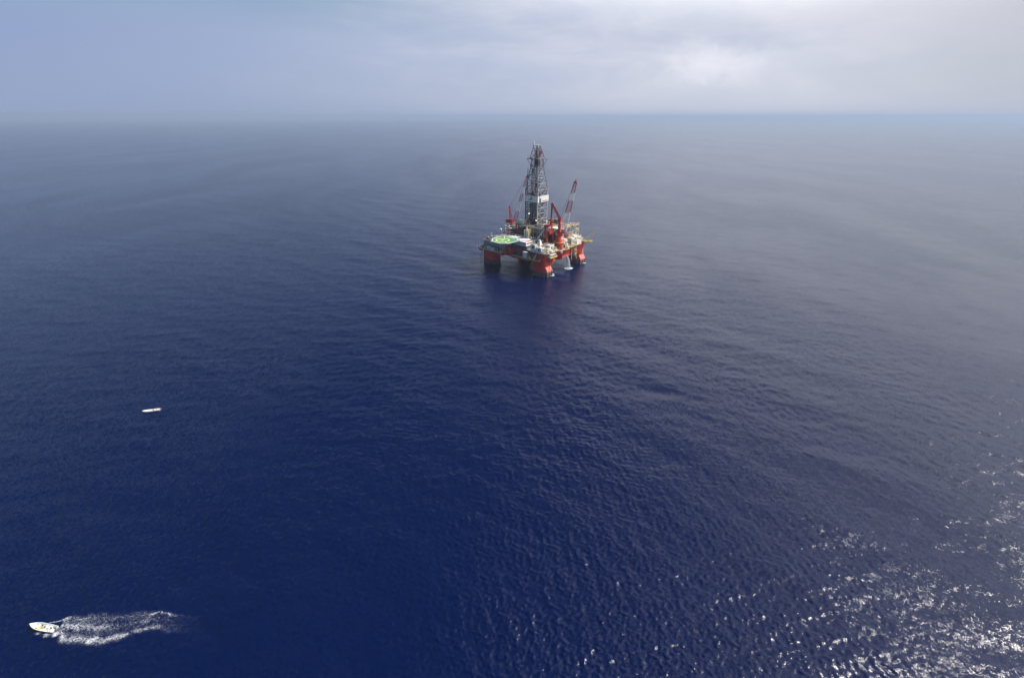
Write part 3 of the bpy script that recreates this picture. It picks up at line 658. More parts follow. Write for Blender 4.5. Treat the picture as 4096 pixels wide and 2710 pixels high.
blk(mod,'cable_tray','yellow',tuple(MP(5.2,60,37)),tuple(MP(5.9,66,38))); blk(mod,'orange_tank','orange',tuple(MP(4.6,46,32)),tuple(MP(5.6,48.4,34.6)))
MB().tube(MP(8,68.3,31),MP(8,68.3,43),.5,8).tube(MP(8,70.3,33),MP(8,70.3,42.5),.45,8).build('exhaust_stack','galv',mod)
blk(rig,'tensioner_rack','grey',*PB(8,18,35,43,24.1,36)); 
for k in range(7): bar(rig,'tensioner','cream' if k%2 else 'steel',P(7.8,35.6+1.15*k,24.2),P(7.8,35.6+1.15*k,41+.6*math.sin(k*3)),.6)
blk(rig,'tensioner_gallery','cream',*PB(7,19,34.6,43.6,40.8,41.2)); MB().rail([P(7,34.6,41.2),P(7,43.6,41.2)],1.2,1.5,.07).build('railing','yellow',rig)
for k in range(5): blk(rig,'tensioner_head','cream' if k%2 else 'dred',*PB(7.4,9.4,35+1.7*k,36.2+1.7*k,41.2,43.6))

# cabins on the right side deck
def cabin(u0,u1,v0,v1,z0,z1,label,name='deck_cabin',cat='cabin',mat='white',win=True,group='white cabins along the right side deck'):
    u,v=(u0+u1)/2,(v0+v1)/2; c=at_rig(name,label,cat,u,v,z0,group); a,b,h=(v1-v0)/2,(u1-u0)/2,z1-z0
    MB().box((-a,-b,0),(a,b,h)).build('walls',mat,c); blk(c,'roof','roof' if mat=='white' else mat,(-a-.12,-b-.12,h),(a+.12,b+.12,h+.18))
    MB().rail([(-a,-b,h+.18),(a,-b,h+.18),(a,b,h+.18),(-a,b,h+.18)],1.0,1.6,.05,True).build('roof_rail','yellow',c); blk(c,'roof_unit','cream',(-a*.5,-b*.2,h+.18),(0,b*.5,h+1.0))
    if win:
        blk(c,'window','glass',(-a*.5,-b-.08,h*.35),(-a*.05,-b+.1,h*.8)); blk(c,'door','grey',(a*.25,-b-.07,.1),(a*.6,-b+.1,h*.75))
        blk(c,'window','glass',(-a-.08,-b*.4,h*.45),(-a+.1,b*.2,h*.8))
    return c
cabin(.2,5.5,33.2,38.0,24.1,31.8,'tall white deck cabin with a dark window right of the crane pedestal')
cabin(.4,5.5,40.5,44.0,24.1,28.6,'low brown-fronted cabin between two white cabins on the right deck',mat='clad')
cabin(-.6,5,45.2,50.4,24.1,31.2,'tall white deck cabin left of the container with ribs on the right deck edge')
cabin(1,6,51.5,57.5,24.1,32.4,'largest white equipment house near the right corner of the deck')
cabin(-3.0,-.2,51.5,58.6,23.9,27.8,'white ribbed container overhanging the right deck edge',name='ribbed_container',cat='container',win=False)
cabin(1,7,61,66,24.1,29.5,'cream cabin at the far right corner by the flare boom',mat='cream')
# near corner cluster
cabin(.8,9.5,9.2,16.2,24.2,30.2,'large pale cabin at the near corner with grey side panels',name='corner_house',cat='cabin')
cabin(3.5,10,-1.4,3.8,24.2,29.0,'white cabin at the near corner left of the large pale cabin',name='corner_house',cat='cabin')
cabin(11.5,17.5,-1.2,3,24.2,30.8,'narrow grey-white tower cabin at the left end of the near corner',name='corner_house',cat='cabin',mat='roof')
cabin(-.4,3.0,4.4,8.2,24.2,27.6,'small white box cabin on the yellow edge of the near corner',name='corner_house',cat='cabin')
# white hopper with a pointed roof
ho=at_rig('hopper','white pyramid-topped hopper behind the near corner cabins','hopper',16,12,24.2)
MB().add([(-2.6,-2.6,3),(2.6,-2.6,3),(2.6,2.6,3),(-2.6,2.6,3),(-.5,-.5,9),(.5,-.5,9),(.5,.5,9),(-.5,.5,9)],[(0,3,2,1),(4,5,6,7),(0,1,5,4),(1,2,6,5),(2,3,7,6),(3,0,4,7)]).build('pyramid','white',ho)
for s1 in (-2.3,2.3):
    for s2 in (-2.3,2.3): bar(ho,'leg','galv',(s1,s2,0),(s1,s2,3),.35)
# white machinery right of the corner house
for k,(u0,u1,v0,v1,z1,lab) in enumerate(((.2,4.5,16.4,19.6,27.4,'white winch box left of the crane pedestal, lower of two'),(4.6,9.5,16.6,21,29.6,'white stepped machinery box behind the winch box by the crane pedestal'),(-2.2,-.2,12.8,18.8,25.6,'white pipe basket lying on the near corner deck edge'))):
    c=at_rig('machinery_box',lab,'machinery',(u0+u1)/2,(v0+v1)/2,24.2); a,b,h=(v1-v0)/2,(u1-u0)/2,z1-24.2
    MB().box((-a,-b,0),(a,b,h*.6)).box((-a*.7,-b*.8,h*.6),(a*.8,b*.5,h)).build('housing','white',c); MB().tube((-a*.6,-b-.2,h*.4),(a*.6,-b-.2,h*.4),.45,10).build('drum','grey',c)

# containers
def container(label,u0,v0,z0,L_=6.1,mat='white',group='shipping containers on the rig'):
    c=at_rig('shipping_container',label,'container',u0+L_/2,v0+1.22,z0,group); a,b,h=1.22,L_/2,2.75
    MB().box((-a,-b,.12),(a,b,h)).build('body',mat,c)
    r=MB()
    for i in range(14): y=-b+.3+i*(L_-.6)/13; r.box((-a-.05,y-.1,.3),(-a,y+.1,h-.2))
    r.build('corrugation',mat,c)
    for s1 in (-a,a):
        for s2 in (-b,b): bar(c,'corner_post','grey',(s1,s2,0),(s1,s2,h+.03),.22)
    blk(c,'door','galv',(-a+.15,-b-.07,.3),(a-.15,-b-.001,h-.2))
    return c
container('upper white container of the stack of two on the front platform',20.4,-2.6,19.6)
container('lower white container of the stack of two on the front platform',20.4,-2.6,16.3)
container('pale grey container farthest left on the left column platform',72.3,-1.2,16.1,mat='roof')
container('pale grey container in front of the brown-roofed shed on the left platform',64.9,-3.3,16.1,mat='roof')
sh=at_rig('deck_shed','brown-roofed open shed on the left column platform','shed',66,0.5,16.1)
MB().box((-1.2,-3.6,2.5),(2.8,5,2.8)).build('roof','clad',sh)
MB().box((-1.1,4.2,0),(2.7,4.9,2.5)).box((2.4,-3.5,0),(2.7,4.2,2.5)).build('walls','dred',sh)
for y in (-3.4,0.4): bar(sh,'post','galv',(-1.0,y,0),(-1.0,y,2.5),.3)
# bent pipe frame over the left containers
pf_=MB()
pp=[P(83,-3.2,16),P(79.6,-3,19.6),P(77.5,-2.6,21.6),P(70,-2.2,20.9),P(62,-1.6,19.6),P(59.5,-1.6,18.6)]
for a,b in zip(pp,pp[1:]): pf_.tube(a,b,.4,6)
pf_.build('pipe_frame','steel',rig)
bf=MB(); pp=[P(60.5,-3.4,16),P(60.5,-3.4,18.9),P(60.5,3,19.6)]
for a,b in zip(pp,pp[1:]): bf.tube(a,b,.28,6)
bf.build('pipe_frame','galv',rig)

# lifeboat hanging between the platforms
lb=at_rig('lifeboat','orange enclosed lifeboat hanging beside the left column under the helideck','lifeboat',51.8,1.6,14.6)
hull_pts=[]
m=MB(); ns=12
for k in range(ns+1):
    x=-4.6+9.2*k/ns; t=1-abs(x/4.7)**2.6; w_=1.45*max(t,.03)**.5; 
    for i in range(10):
        a=2*math.pi*i/10; m.v.append((x,w_*math.cos(a),1.6+1.35*max(t,.03)**.4*math.sin(a)))
for k in range(ns):
    for i in range(10): a=k*10+i; b=k*10+(i+1)%10; m.f.append((a,b,b+10,a+10))
m.f+= [tuple(range(10))[::-1],tuple(range(ns*10,ns*10+10))]
m.build('hull','orange',lb,True); blk(lb,'canopy','orange',(1.2,-.8,2.7),(3.4,.8,3.5)); blk(lb,'window','glass',(1.1,-.6,3.0),(1.2,.6,3.35)); blk(lb,'keel','dark',(-3.6,-.12,.05),(3.6,.12,.35))
for x in (-3.2,3.2): bar(lb,'fall_rope','rope',(x,0,2.8),(x,0,5.4),.12)
dv=MB(); pp=[P(54.6,-3.6,16),P(54.0,-2.8,18.6),P(52.6,-1.6,20.1),P(51.8,1.5,20.4),P(51.8,7,20.6)]
for a,b in zip(pp,pp[1:]): dv.beam(a,b,.6)
dv.build('davit','galv',rig); bar(rig,'davit','galv',P(54.8,4.8,16),P(51.8,4.8,20.3),.6)
# red rescue boat cradle and slanting struts on the near platform
rc=at_rig('boat_cradle','dark red V-shaped cradle with slanting white struts beside the stacked containers','cradle',13.5,-1,16.3)
MB().add([(-1.6,-3.2,5),(-1.6,3.4,5.2),(1.6,3.4,5.2),(1.6,-3.2,5),(-.5,-.9,.4),(-.5,1.2,.4),(.5,1.2,.4),(.5,-.9,.4)],[(0,1,5,4),(1,2,6,5),(2,3,7,6),(3,0,4,7),(4,5,6,7)]).build('trough','dred',rc)
blk(rc,'engine_cover','white',(-.8,-1.2,3.2),(.8,1.6,4.2)); 
for y in (-5,-3.8): bar(rc,'strut','white',(-1.8,y+3,0),(-1.4,y,6.2),.4)
bar(rc,'strut','cream',(-1.9,2.6,0),(-1.7,4.2,5.2),.3); bar(rc,'crossbar','grey',(-1.6,-3.6,5.6),(-1.6,3.8,5.8),.4)
rf=at_rig('hose_frame','red tubular frame with rusty hose reel left of the stacked containers','frame',31.5,-1,16.3)
for a,b in (((-1,-2,0),(-1,-1.6,7)),((-1,2.4,0),(-1,2.0,7.2)),((-1,-1.6,7),(-1,2,7.2)),((1.5,-1.6,7),(-1,-1.6,7)),((1.5,2,7.2),(-1,2,7.2))): bar(rf,'tube','red',a,b,.4)
MB().tube((-.6,0,2),(1.2,0,2),1.6,14).build('reel','rust',rf)

# radomes
def radome(u,v,z,h,r,label):
    c=at_rig('radome',label,'radome',u,v,z,'white radomes on the rig'); MB().tube((0,0,0),(0,0,h),.35,8).tube((0,0,h-.25),(0,0,h),r*.9,12).build('mast','galv',c)
    MB().sphere((0,0,h+r*.75),r,16,10).build('dome','white',c,True)
# spots found from the photograph's directions: left edge of the helideck and behind it
radome(68.0,-4.0,24,6.6,1.35,'larger white radome at the left edge of the helideck')
radome(74,2.0,24,8.0,.95,'small white radome just behind the largest one left of the helideck')
radome(81.2,25,24.1,7.0,1.25,'white radome at the back left corner of the roof')
radome(77.6,26.5,24.1,8.4,.7,'smallest radome beside the white mast on the back left')
radome(26,22,24.1,7.4,1.1,'white radome between the accommodation roof and the drill floor')
radome(73,30,24.1,11,.85,'white dome lamp on a leaning post below the left crane')
# left back equipment
lbk=MB()
bar(rig,'vent_mast','cream',P(76.3,27,24.1),P(76.3,27,37),1.1); blk(rig,'vent_cap','galv',*PB(75.2,77.6,26,28,36.4,37)); blk(rig,'vent_arm','galv',*PB(71.6,76,27,28,35.2,36.2))
for v,z in ((24.5,30),(30,29.5)): blk(rig,'flat_platform','steel',*PB(68,75.5,v,v+4,z,z+.6))
blk(rig,'service_block','grey',*PB(62,72,34,42,24.1,33.5)); blk(rig,'service_block','dark',*PB(56,62,34,44,24.1,36)); blk(rig,'service_block','clad',*PB(72,80,36,48,24.1,34.5))
blk(rig,'service_roof','cream',*PB(72.4,76.5,33,37,32.6,33.1))
bar(rig,'red_post','red',P(69,24,24.1),P(69,24,35),.6); bar(rig,'red_beam','red',P(66,24,33),P(72,24,33.4),.9)
bar(rig,'pipe_boom','steel',P(76,44,40.5),P(58,40,40.0),.7); bar(rig,'pipe_boom','pink',P(60.5,27,41.9),P(45,34,43.4),.9); bar(rig,'pipe_boom','galv',P(56,25,41.8),P(46,30,42.9),.7)
for u,v in ((60,27),(56,26)): bar(rig,'red_post','dred',P(u,v,24.1),P(u,v,41.6),1.1)
bar(rig,'boom_rest','galv',P(77,36,38.5),P(70,26,29),.25)
# row of pipework and people-sized clutter behind the accommodation roof
for k in range(26):
    u=28+1.45*k; blk(rig,'equipment_box',random.choice(['dred','red','grey','white','dark']),*PB(u,u+random.uniform(.7,1.3),15+random.random(),16.8+random.random(),24.1,28.5+random.random()*3.2))
MB().beam(P(28,15.5,31.6),P(66,15.8,31.6),.45).build('red_pipe_run','dred',rig)
MB().rail([P(28,15,31.8),P(66,15.3,31.8)],1.2,2.0,.08).build('railing','white',rig)
# scattered deck equipment
def clutter(n,u0,u1,v0,v1,z,hmin,hmax,mats,kinds=('equipment_box','tank','pipe','valve_stand')):
    for _ in range(n):
        u=random.uniform(u0,u1); v=random.uniform(v0,v1); h=random.uniform(hmin,hmax); k=random.choice(kinds); mt=random.choice(mats)
        if k=='equipment_box': a,b=random.uniform(.4,1.3),random.uniform(.4,1.3); blk(rig,k,mt,*PB(u-a,u+a,v-b,v+b,z,z+h))
        elif k=='tank': MB().tube(P(u,v,z),P(u,v,z+h),random.uniform(.4,.9),10).build(k,mt,rig,False)
        elif k=='pipe':
            l=random.uniform(2,5); q=P(u+l,v,z+h) if random.random()<.5 else P(u,v+l,z+h); bar(rig,k,mt,P(u,v,z+h),q,random.uniform(.2,.4)); bar(rig,'pipe_stand',mt,P(u,v,z),P(u,v,z+h),.2)
        else: bar(rig,k,mt,P(u,v,z),P(u,v,z+h),.35); bar(rig,'valve_arm',random.choice(mats),P(u-.8,v,z+h),P(u+.8,v,z+h),.3)
wm=['white','cream','galv','yellow','white','yellow','cream','grey']; bm_=['dark','grey','rust','yellow','dred','steel','cream']
clutter(60,-1.6,17,-1.8,19,24.2,1,4.2,wm)
clutter(26,-2.8,1.5,21,59,24.1,1,3.4,wm+['rust'])
clutter(50,9,19,13,34,24.1,2,6,bm_)
clutter(26,22,34,15.5,22,24.1,3,9,['yellow','cream','white','steel','yellow'])
clutter(30,62,86,16,34,24.1,1.5,4.5,['grey','white','dred','steel','clad','cream'],('equipment_box','pipe','valve_stand','equipment_box'))
clutter(18,56,90,-3.2,2,16.1,1,3.4,['dark','grey','yellow','steel','cream'])
clutter(50,60,86,-1.5,15,24.1,1,4.5,['white','grey','steel','yellow','cream','galv'])
clutter(30,58,86.5,-.6,12,24.1,.5,2.2,['cream','yellow','white','rust'])
clutter(30,66,86,14,34,24.1,.6,2.6,['cream','white','yellow','pink'])
clutter(26,6.5,20,-2.4,2,16.3,.8,2.2,['white','cream','dark','yellow','grey'])
clutter(16,30,40,-2.4,2,16.3,.8,2.8,['dark','steel','grey','rust'])
clutter(54,21,57,24,57,42,1,4,['grey','steel','dred','cream','galv','yellow','dark'])
clutter(34,2,18,58,72,24.1,1.5,6,['white','cream','yellow','grey','rust'])
clutter(20,-3.2,-.4,4,14,19.5,.7,1.8,['cream','yellow','white','grey'],('equipment_box','valve_stand'))
MB().rail([P(20,23,42),P(57.5,23,42)],1.1,2,.06).rail([P(20,23,42),P(20,57.5,42)],1.1,2,.06).build('railing','yellow',rig)
MB().rail([P(87,1,24.1),P(87,73,24.1)],1.1,2.5,.06).rail([P(.3,60,24.1),P(.3,73.5,24.1),P(86.5,73.5,24.1)],1.1,2.5,.06).build('railing','yellow',rig)
fine_=['equipment_box','valve_stand','pipe','equipment_box','tank']
clutter(46,20,33,13.5,22.5,24.1,1.2,6.5,['cream','white','yellow','grey','rust','galv','cream'],fine_)
clutter(44,2,20,12,33,24.1,1,4.5,['cream','white','grey','dred','galv','yellow','steel'],fine_)
clutter(30,-2.3,.0,-1,19,24.2,.5,1.6,['cream','yellow','white','rust'],('equipment_box','valve_stand'))
clutter(30,-3.2,-.2,30,60,23.2,.6,2.4,['cream','white','yellow','galv','grey'],('equipment_box','valve_stand','pipe'))
clutter(24,2,17,45,60,41.8,.5,2.0,['yellow','cream','rust','steel','white'],('equipment_box','valve_stand','pipe'))
clutter(24,21,36,24,56,42,.6,3.0,['cream','yellow','dred','white','galv','steel'],fine_)
clutter(20,57,90,-3.4,1.5,16.1,.5,2.2,['cream','white','yellow','galv'],('equipment_box','valve_stand'))
clutter(26,24.5,64,14.2,15.2,24.1,5,8.2,['dred','white','steel','cream'],('valve_stand','pipe'))
blk(acc,'roof_edge_stripe','pink',*PB(24.0,26.0,1,13.2,31.56,31.6)); blk(acc,'roof_edge_stripe','pink',*PB(58,65.4,12.2,13.4,31.56,31.6))
for k in range(8): blk(acc,'roof_vent','white' if k%2 else 'cream',*PB(27+4.2*k,27.8+4.2*k,11.6,12.6,31.56,32.2+.3*(k%3)))
for k in range(4): blk(rig,'drill_floor_house',['grey','dred','cream','galv'][k],*PB([22,30,50,21][k],[27,35,56,25][k],[50,50,26,28][k],[56,56,31,33][k],42,[46.5,45.5,46,45][k]))
# dark anchor pipes down the outer left column
for u,v in ((88.0,1),(87.6,3)): 
    bar(rig,'anchor_line_pipe','dark',P(u,v,12.8),P(u+1.6,v-1.2,3),.3); bar(rig,'anchor_line_pipe','dark',P(u+1.6,v-1.2,3),P(u+.8,v-.6,-1),.3)
bar(rig,'caisson_pipe','white',P(86.3,-.5,14.8),P(86.3,-.5,6),.4); bar(rig,'caisson_pipe','dark',P(68.5,-.2,12.3),P(68.5,-.2,-1),.35)
bar(rig,'caisson_pipe','dark',P(-2.9,8.5,22),P(-2.9,8.5,-1),.3); bar(rig,'caisson_pipe','dark',P(-2.75,4.2,19),P(-2.75,4.2,-1),.25)

# flare boom
fb=at_rig('flare_boom','yellowish lattice flare boom tilted up at the far right edge of the rig','flare boom',-1.5,70,24)
F0,F1=Vector((0,0,.5)),Vector((6.5,-8.5,11.5))
lattice(fb,'boom','cream',F0,F1,3.4,2.2,(VD.x and .66,.75,0),n=6,r=.2)
MB().box((-2.5,-2.5,-.3),(3,1.5,0)).box((2,-6,-.3),(5,-2.4,0)).build('boom_platform','yellow',fb); MB().rail([(-2.5,-2.5,0),(2,-2.5,0),(2,-6,0),(5,-6,0),(5,-2.4,0)],1.1,1.6,.08).build('platform_rail','yellow',fb)
MB().tube(F1,F1+Vector((.6,-1,2.6)),.5,8).tube(F1-Vector((1,0,0)),F1+Vector((-.6,-.8,2)),.3,8).build('burner','galv',fb)
bar(fb,'bracket','red',(1,-1,-.3),(0,.6,-4.5),.5); bar(fb,'bracket','cream',(3.4,-3.4,-.3),(0,.4,-4.5),.4)
# ---------------- open boats, bow along +x, waterline at z=0
def make_boat(label,loc,ang,L_,B,outer,inner,rim,group='small open boats near the rig',pitch=0):
    b=thing('open_boat',label,'boat',loc,ang,group); b.rotation_euler=(0,-pitch,ang)
    n=18; st=[]
    for k in range(n+1):
        t=k/n; x=-L_/2+L_*t
        w=B/2*(1-max(0,(t-.55)/.45)**2.3)*(.88+.12*min(1,t/.3)); w=max(w,.02)
        g=.62+.42*max(0,(t-.35)/.65)**1.8; keel=-.32+.75*max(0,(t-.72)/.28)**2
        st.append((x,w,g,keel))
    v=[];f=[]
    for x,w,g,kz in st: v+=[(x,w,g),(x,w*.86,.12+kz*.3),(x,0,kz),(x,-w*.86,.12+kz*.3),(x,-w,g)]
    for k in range(n):
        for i in range(4): a=k*5+i; f.append((a,a+1,a+6,a+5))
    f.append((0,1,2,3,4))
    m=MB(); m.v=v; m.f=f; h=m.build('hull',outer,b,True)
    m=MB()   # inner lining and floor
    for x,w,g,kz in st: m.v+=[(x,max(w-.09,.01),g),(x,max(w*.72-.08,.008),max(.12,kz+.05)),(x,-max(w*.72-.08,.008),max(.12,kz+.05)),(x,-max(w-.09,.01),g)]
    for k in range(n):
        for i in range(3): a=k*4+i; m.f.append((a,a+4,a+5,a+1))
    m.f.append((0,1,2,3)); m.build('inner_lining',inner,b)
    m=MB()
    for s_ in (1,-1):
        for k in range(n): m.beam((st[k][0],s_*(st[k][1]-.04),st[k][2]+.02),(st[k+1][0],s_*(st[k+1][1]-.04),st[k+1][2]+.02),.13)
    m.beam((st[0][0],-st[0][1],.62),(st[0][0],st[0][1],.62),.16); m.build('gunwale',rim,b)
    m=MB(); fs=[s for s in st if s[0]>L_*.24]
    for x,w,g,kz in fs: m.v+=[(x,w-.05,g-.02),(x,0,g+.06),(x,-w+.05,g-.02)]
    for k in range(len(fs)-1):
        for i in (0,1): a=k*3+i; m.f.append((a,a+3,a+4,a+1))
    m.build('fore_deck',inner,b)
    for xx in (-L_*.30,-L_*.08,L_*.13): 
        blk(b,'bench',inner,(xx-.16,-B*.42,.38),(xx+.16,B*.42,.44))
    mo=MB().box((-L_/2-.55,-.2,.45),(-L_/2-.05,.2,1.12)).box((-L_/2-.4,-.09,-.5),(-L_/2-.15,.09,.5)).box((-L_/2-.6,-.16,1.1),(-L_/2-.1,.16,1.22)).build('outboard_motor','grey',b)
    bar(mo,'tiller','black',(-L_/2-.05,0,.95),(-L_/2+.55,.1,1.0),.05)
    blk(mo,'motor_band','white',(-L_/2-.57,-.21,.78),(-L_/2-.04,.21,.86))
    return b
def person(label,loc,ang,pose,top,bottom,hat=None,scale=1.0,group='people in the small boats'):
    """seated or standing figure grown from one skeleton; x forward"""
    p=thing('person',label,'person',loc,ang,group)
    if pose=='sit':
        J=dict(pel=(0,0,.05),bel=(.02,0,.25),che=(.06,0,.47),nec=(.08,0,.60),hed=(.11,0,.72),crn=(.11,0,.83))
        for s,k in ((1,'l'),(-1,'r')):
            J.update({'sh'+k:(.06,.19*s,.52),'el'+k:(.14,.27*s,.28),'wr'+k:(.36,.20*s,.22),'pa'+k:(.43,.18*s,.22),
             'hi'+k:(.03,.10*s,.03),'kn'+k:(.44,.14*s,.10),'an'+k:(.42,.13*s,-.32),'to'+k:(.58,.14*s,-.37)})
    else:
        J=dict(pel=(0,0,.92),bel=(.02,0,1.10),che=(.10,0,1.32),nec=(.16,0,1.45),hed=(.20,0,1.56),crn=(.21,0,1.67))
        for s,k in ((1,'l'),(-1,'r')):
            J.update({'sh'+k:(.11,.20*s,1.38),'el'+k:(.22,.29*s,1.14),'wr'+k:(.42,.24*s,1.06),'pa'+k:(.49,.22*s,1.06),
             'hi'+k:(0,.10*s,.90),'kn'+k:(.08,.14*s,.50),'an'+k:(-.02,.16*s,.07),'to'+k:(.14,.18*s,.03)})
    E_=[('pel','bel'),('bel','che'),('che','nec'),('nec','hed'),('hed','crn')]
    R=dict(pel=.15,bel=.13,che=.155,nec=.058,hed=.095,crn=.07)
    for k in 'lr':
        E_+=[('che','sh'+k),('sh'+k,'el'+k),('el'+k,'wr'+k),('wr'+k,'pa'+k),('pel','hi'+k),('hi'+k,'kn'+k),('kn'+k,'an'+k),('an'+k,'to'+k)]
        R.update({'sh'+k:.07,'el'+k:.048,'wr'+k:.03,'pa'+k:.036,'hi'+k:.10,'kn'+k:.065,'an'+k:.045,'to'+k:.038})
        s=1 if k=='l' else -1; px,py,pz_=J['pa'+k]
        for i,(dy,l) in enumerate(((-.032,.075),(-.011,.088),(.011,.08),(.032,.06))):
            a='f%s%da'%(k,i); c='f%s%db'%(k,i); J[a]=(px+l*.55,py+dy,pz_); J[c]=(px+l*.95,py+dy,pz_-.03); E_+=[('pa'+k,a),(a,c)]; R[a]=.009; R[c]=.008
        a,c='t%sa'%k,'t%sb'%k; J[a]=(px+.01,py-s*.045,pz_+.005); J[c]=(px+.045,py-s*.05,pz_-.01); E_+=[('pa'+k,a),(a,c)]; R[a]=.011; R[c]=.009
    J['nose']=tuple(Vector(J['hed'])+Vector((.105,0,0))); E_.append(('hed','nose')); R['nose']=.016
    names=list(J); me=bpy.data.meshes.new('body'); me.from_pydata([J[n_] for n_ in names],[(names.index(a),names.index(b)) for a,b in E_],[])
    o=bpy.data.objects.new('body',me); COL.objects.link(o)
    md=o.modifiers.new('skin','SKIN'); md.use_smooth_shade=True
    bmx=bmesh.new(); bmx.from_mesh(me); ly=bmx.verts.layers.skin.verify()
    for i,vv in enumerate(bmx.verts): vv[ly].radius=(R[names[i]],R[names[i]]); vv[ly].use_root=(i==0)
    bmx.to_mesh(me); bmx.free(); ss=o.modifiers.new('s','SUBSURF'); ss.levels=1
    dg=bpy.context.evaluated_depsgraph_get(); nm=bpy.data.meshes.new_from_object(o.evaluated_get(dg)); bpy.data.objects.remove(o)
    nm.name='body'; nm.materials.clear()
    for k in ('skin',top,bottom): nm.materials.append(M[k])
    jt={n_:Vector(q) for n_,q in J.items()}
    for poly in nm.polygons:
        c=poly.center; q=min(jt,key=lambda n_:(jt[n_]-c).length-R[n_]*.5)
        poly.material_index=1 if q in('bel','che','shl','shr','ell','elr') else 2 if q in('pel','hil','hir','knl','knr') else 0
    b=bpy.data.objects.new('body',nm); COL.objects.link(b); b.parent=p
    h=Vector(J['crn']); m=MB().sphere((h.x-.015,h.y,h.z-.035),.112,12,8,.85)
    m.build('hair','hair',p,True)
    for s in (-1,1): MB().sphere((J['hed'][0]+.088,.035*s,J['hed'][2]+.035),.013,6,5).build('eye','glass',p)
    bar(p,'mouth','redc',(J['hed'][0]+.092,-.022,J['hed'][2]-.045),(J['hed'][0]+.092,.022,J['hed'][2]-.045),.012)
    if hat: MB().sphere((h.x-.01,h.y,h.z-.01),.125,12,6,.7).tube((h.x+.02,h.y,h.z-.03),(h.x+.02,h.y,h.z-.015),.19,14).build('hat',hat,p,True)
    p.scale=(scale,)*3
    return p
def on_boat(c,ang,dx,dy,z): return (c[0]+dx*math.cos(ang)-dy*math.sin(ang),c[1]+dx*math.sin(ang)+dy*math.cos(ang),z)
B1=(-147.85,89.1,.12); A1=math.atan2(1.15,-8.6)
b1=make_boat('pale aqua and white open motorboat racing with a foaming wake at the lower left',B1,A1,8.9,2.25,'aqua','boatw','aqua',pitch=.05)
bar(b1,'bow_rope','rope',(4.4,0,1.1),(5.2,.35,.5),.07)
person('person in dark blue sitting amidships in the speeding boat',on_boat(B1,A1,.35,-.35,.72),A1+2.6,'sit','navy','khaki',scale=1.0)
person('person in khaki shirt leaning by the yellow tank in the speeding boat',on_boat(B1,A1,-.9,-.15,.70),A1+.4,'sit','khaki','olive',hat='whitec')
person('person in red at the outboard motor of the speeding boat',on_boat(B1,A1,-3.55,.15,.78),A1,'sit','redc','navy')
def boat_item(name,label,cat,bc,ang,dx,dy,z,build,rot=0,group=None):
    t=thing(name,label,cat,on_boat(bc,ang,dx,dy,z),ang+rot,group); build(t); return t
boat_item('cooler_box','large cream cooler box just behind the fore deck of the speeding boat','cooler box',B1,A1,1.55,0,.28,lambda t:(blk(t,'body','whitec',(-.45,-.6,0),(.45,.6,.62)),blk(t,'lid','cream',(-.48,-.63,.62),(.48,.63,.7))))
boat_item('fuel_drum','yellow-orange drum lying beside the cooler in the speeding boat','drum',B1,A1,.75,.35,.28,lambda t:(MB().tube((-.1,-.5,.3),(-.1,.6,.3),.29,14).build('barrel','yellow',t,True),MB().tube((-.1,-.2,.3),(-.1,-.14,.3),.31,14).build('hoop','rust',t)))
def sack(t):
    m=MB()
    for k in range(5): m.sphere((random.uniform(-.35,.35),random.uniform(-.35,.35),.2+.07*k),.27,8,6,.7)
    m.build('bundle','whitec',t,True)
boat_item('net_bundle','white heap of netting ahead of the motor, nearer the far side of the speeding boat','net',B1,A1,-2.2,-.3,.3,sack,group='net bundles')
boat_item('net_bundle','white heap of netting on the near side at the stern of the speeding boat','net',B1,A1,-3.0,.62,.3,sack,group='net bundles')
boat_item('oar_bundle','pale poles lying across the middle of the speeding boat','poles',B1,A1,-1.2,.3,.45,lambda t:[bar(t,'pole','cream',(-.7+.25*k,-.7,.05*k),(-.2+.25*k,.75,.1),.07) for k in range(4)])
B2=(-197.6,206.9,.05); A2=math.atan2(-2.4,-8.0)
b2=make_boat('plain white open boat drifting without a wake left of the rig',B2,A2,8.4,2.0,'boatw','boatw','boatw')
blk(b2,'transom_board','boatw',(-4.3,-.75,.55),(-4.15,.75,.75))
person('person in dark olive top sitting amidships in the drifting white boat',on_boat(B2,A2,-.9,.1,.55),A2+2.9,'sit','olive','redc')
person('person in red shirt bending at the stern of the drifting white boat',on_boat(B2,A2,-2.7,-.15,.25),A2+.3,'stand','redc','khaki')
boat_item('oar_bundle','thin dark pole lying along the floor of the drifting white boat','poles',B2,A2,1.0,.1,.32,lambda t:bar(t,'pole','khaki',(-1.6,.1,0),(1.2,-.1,.1),.08))

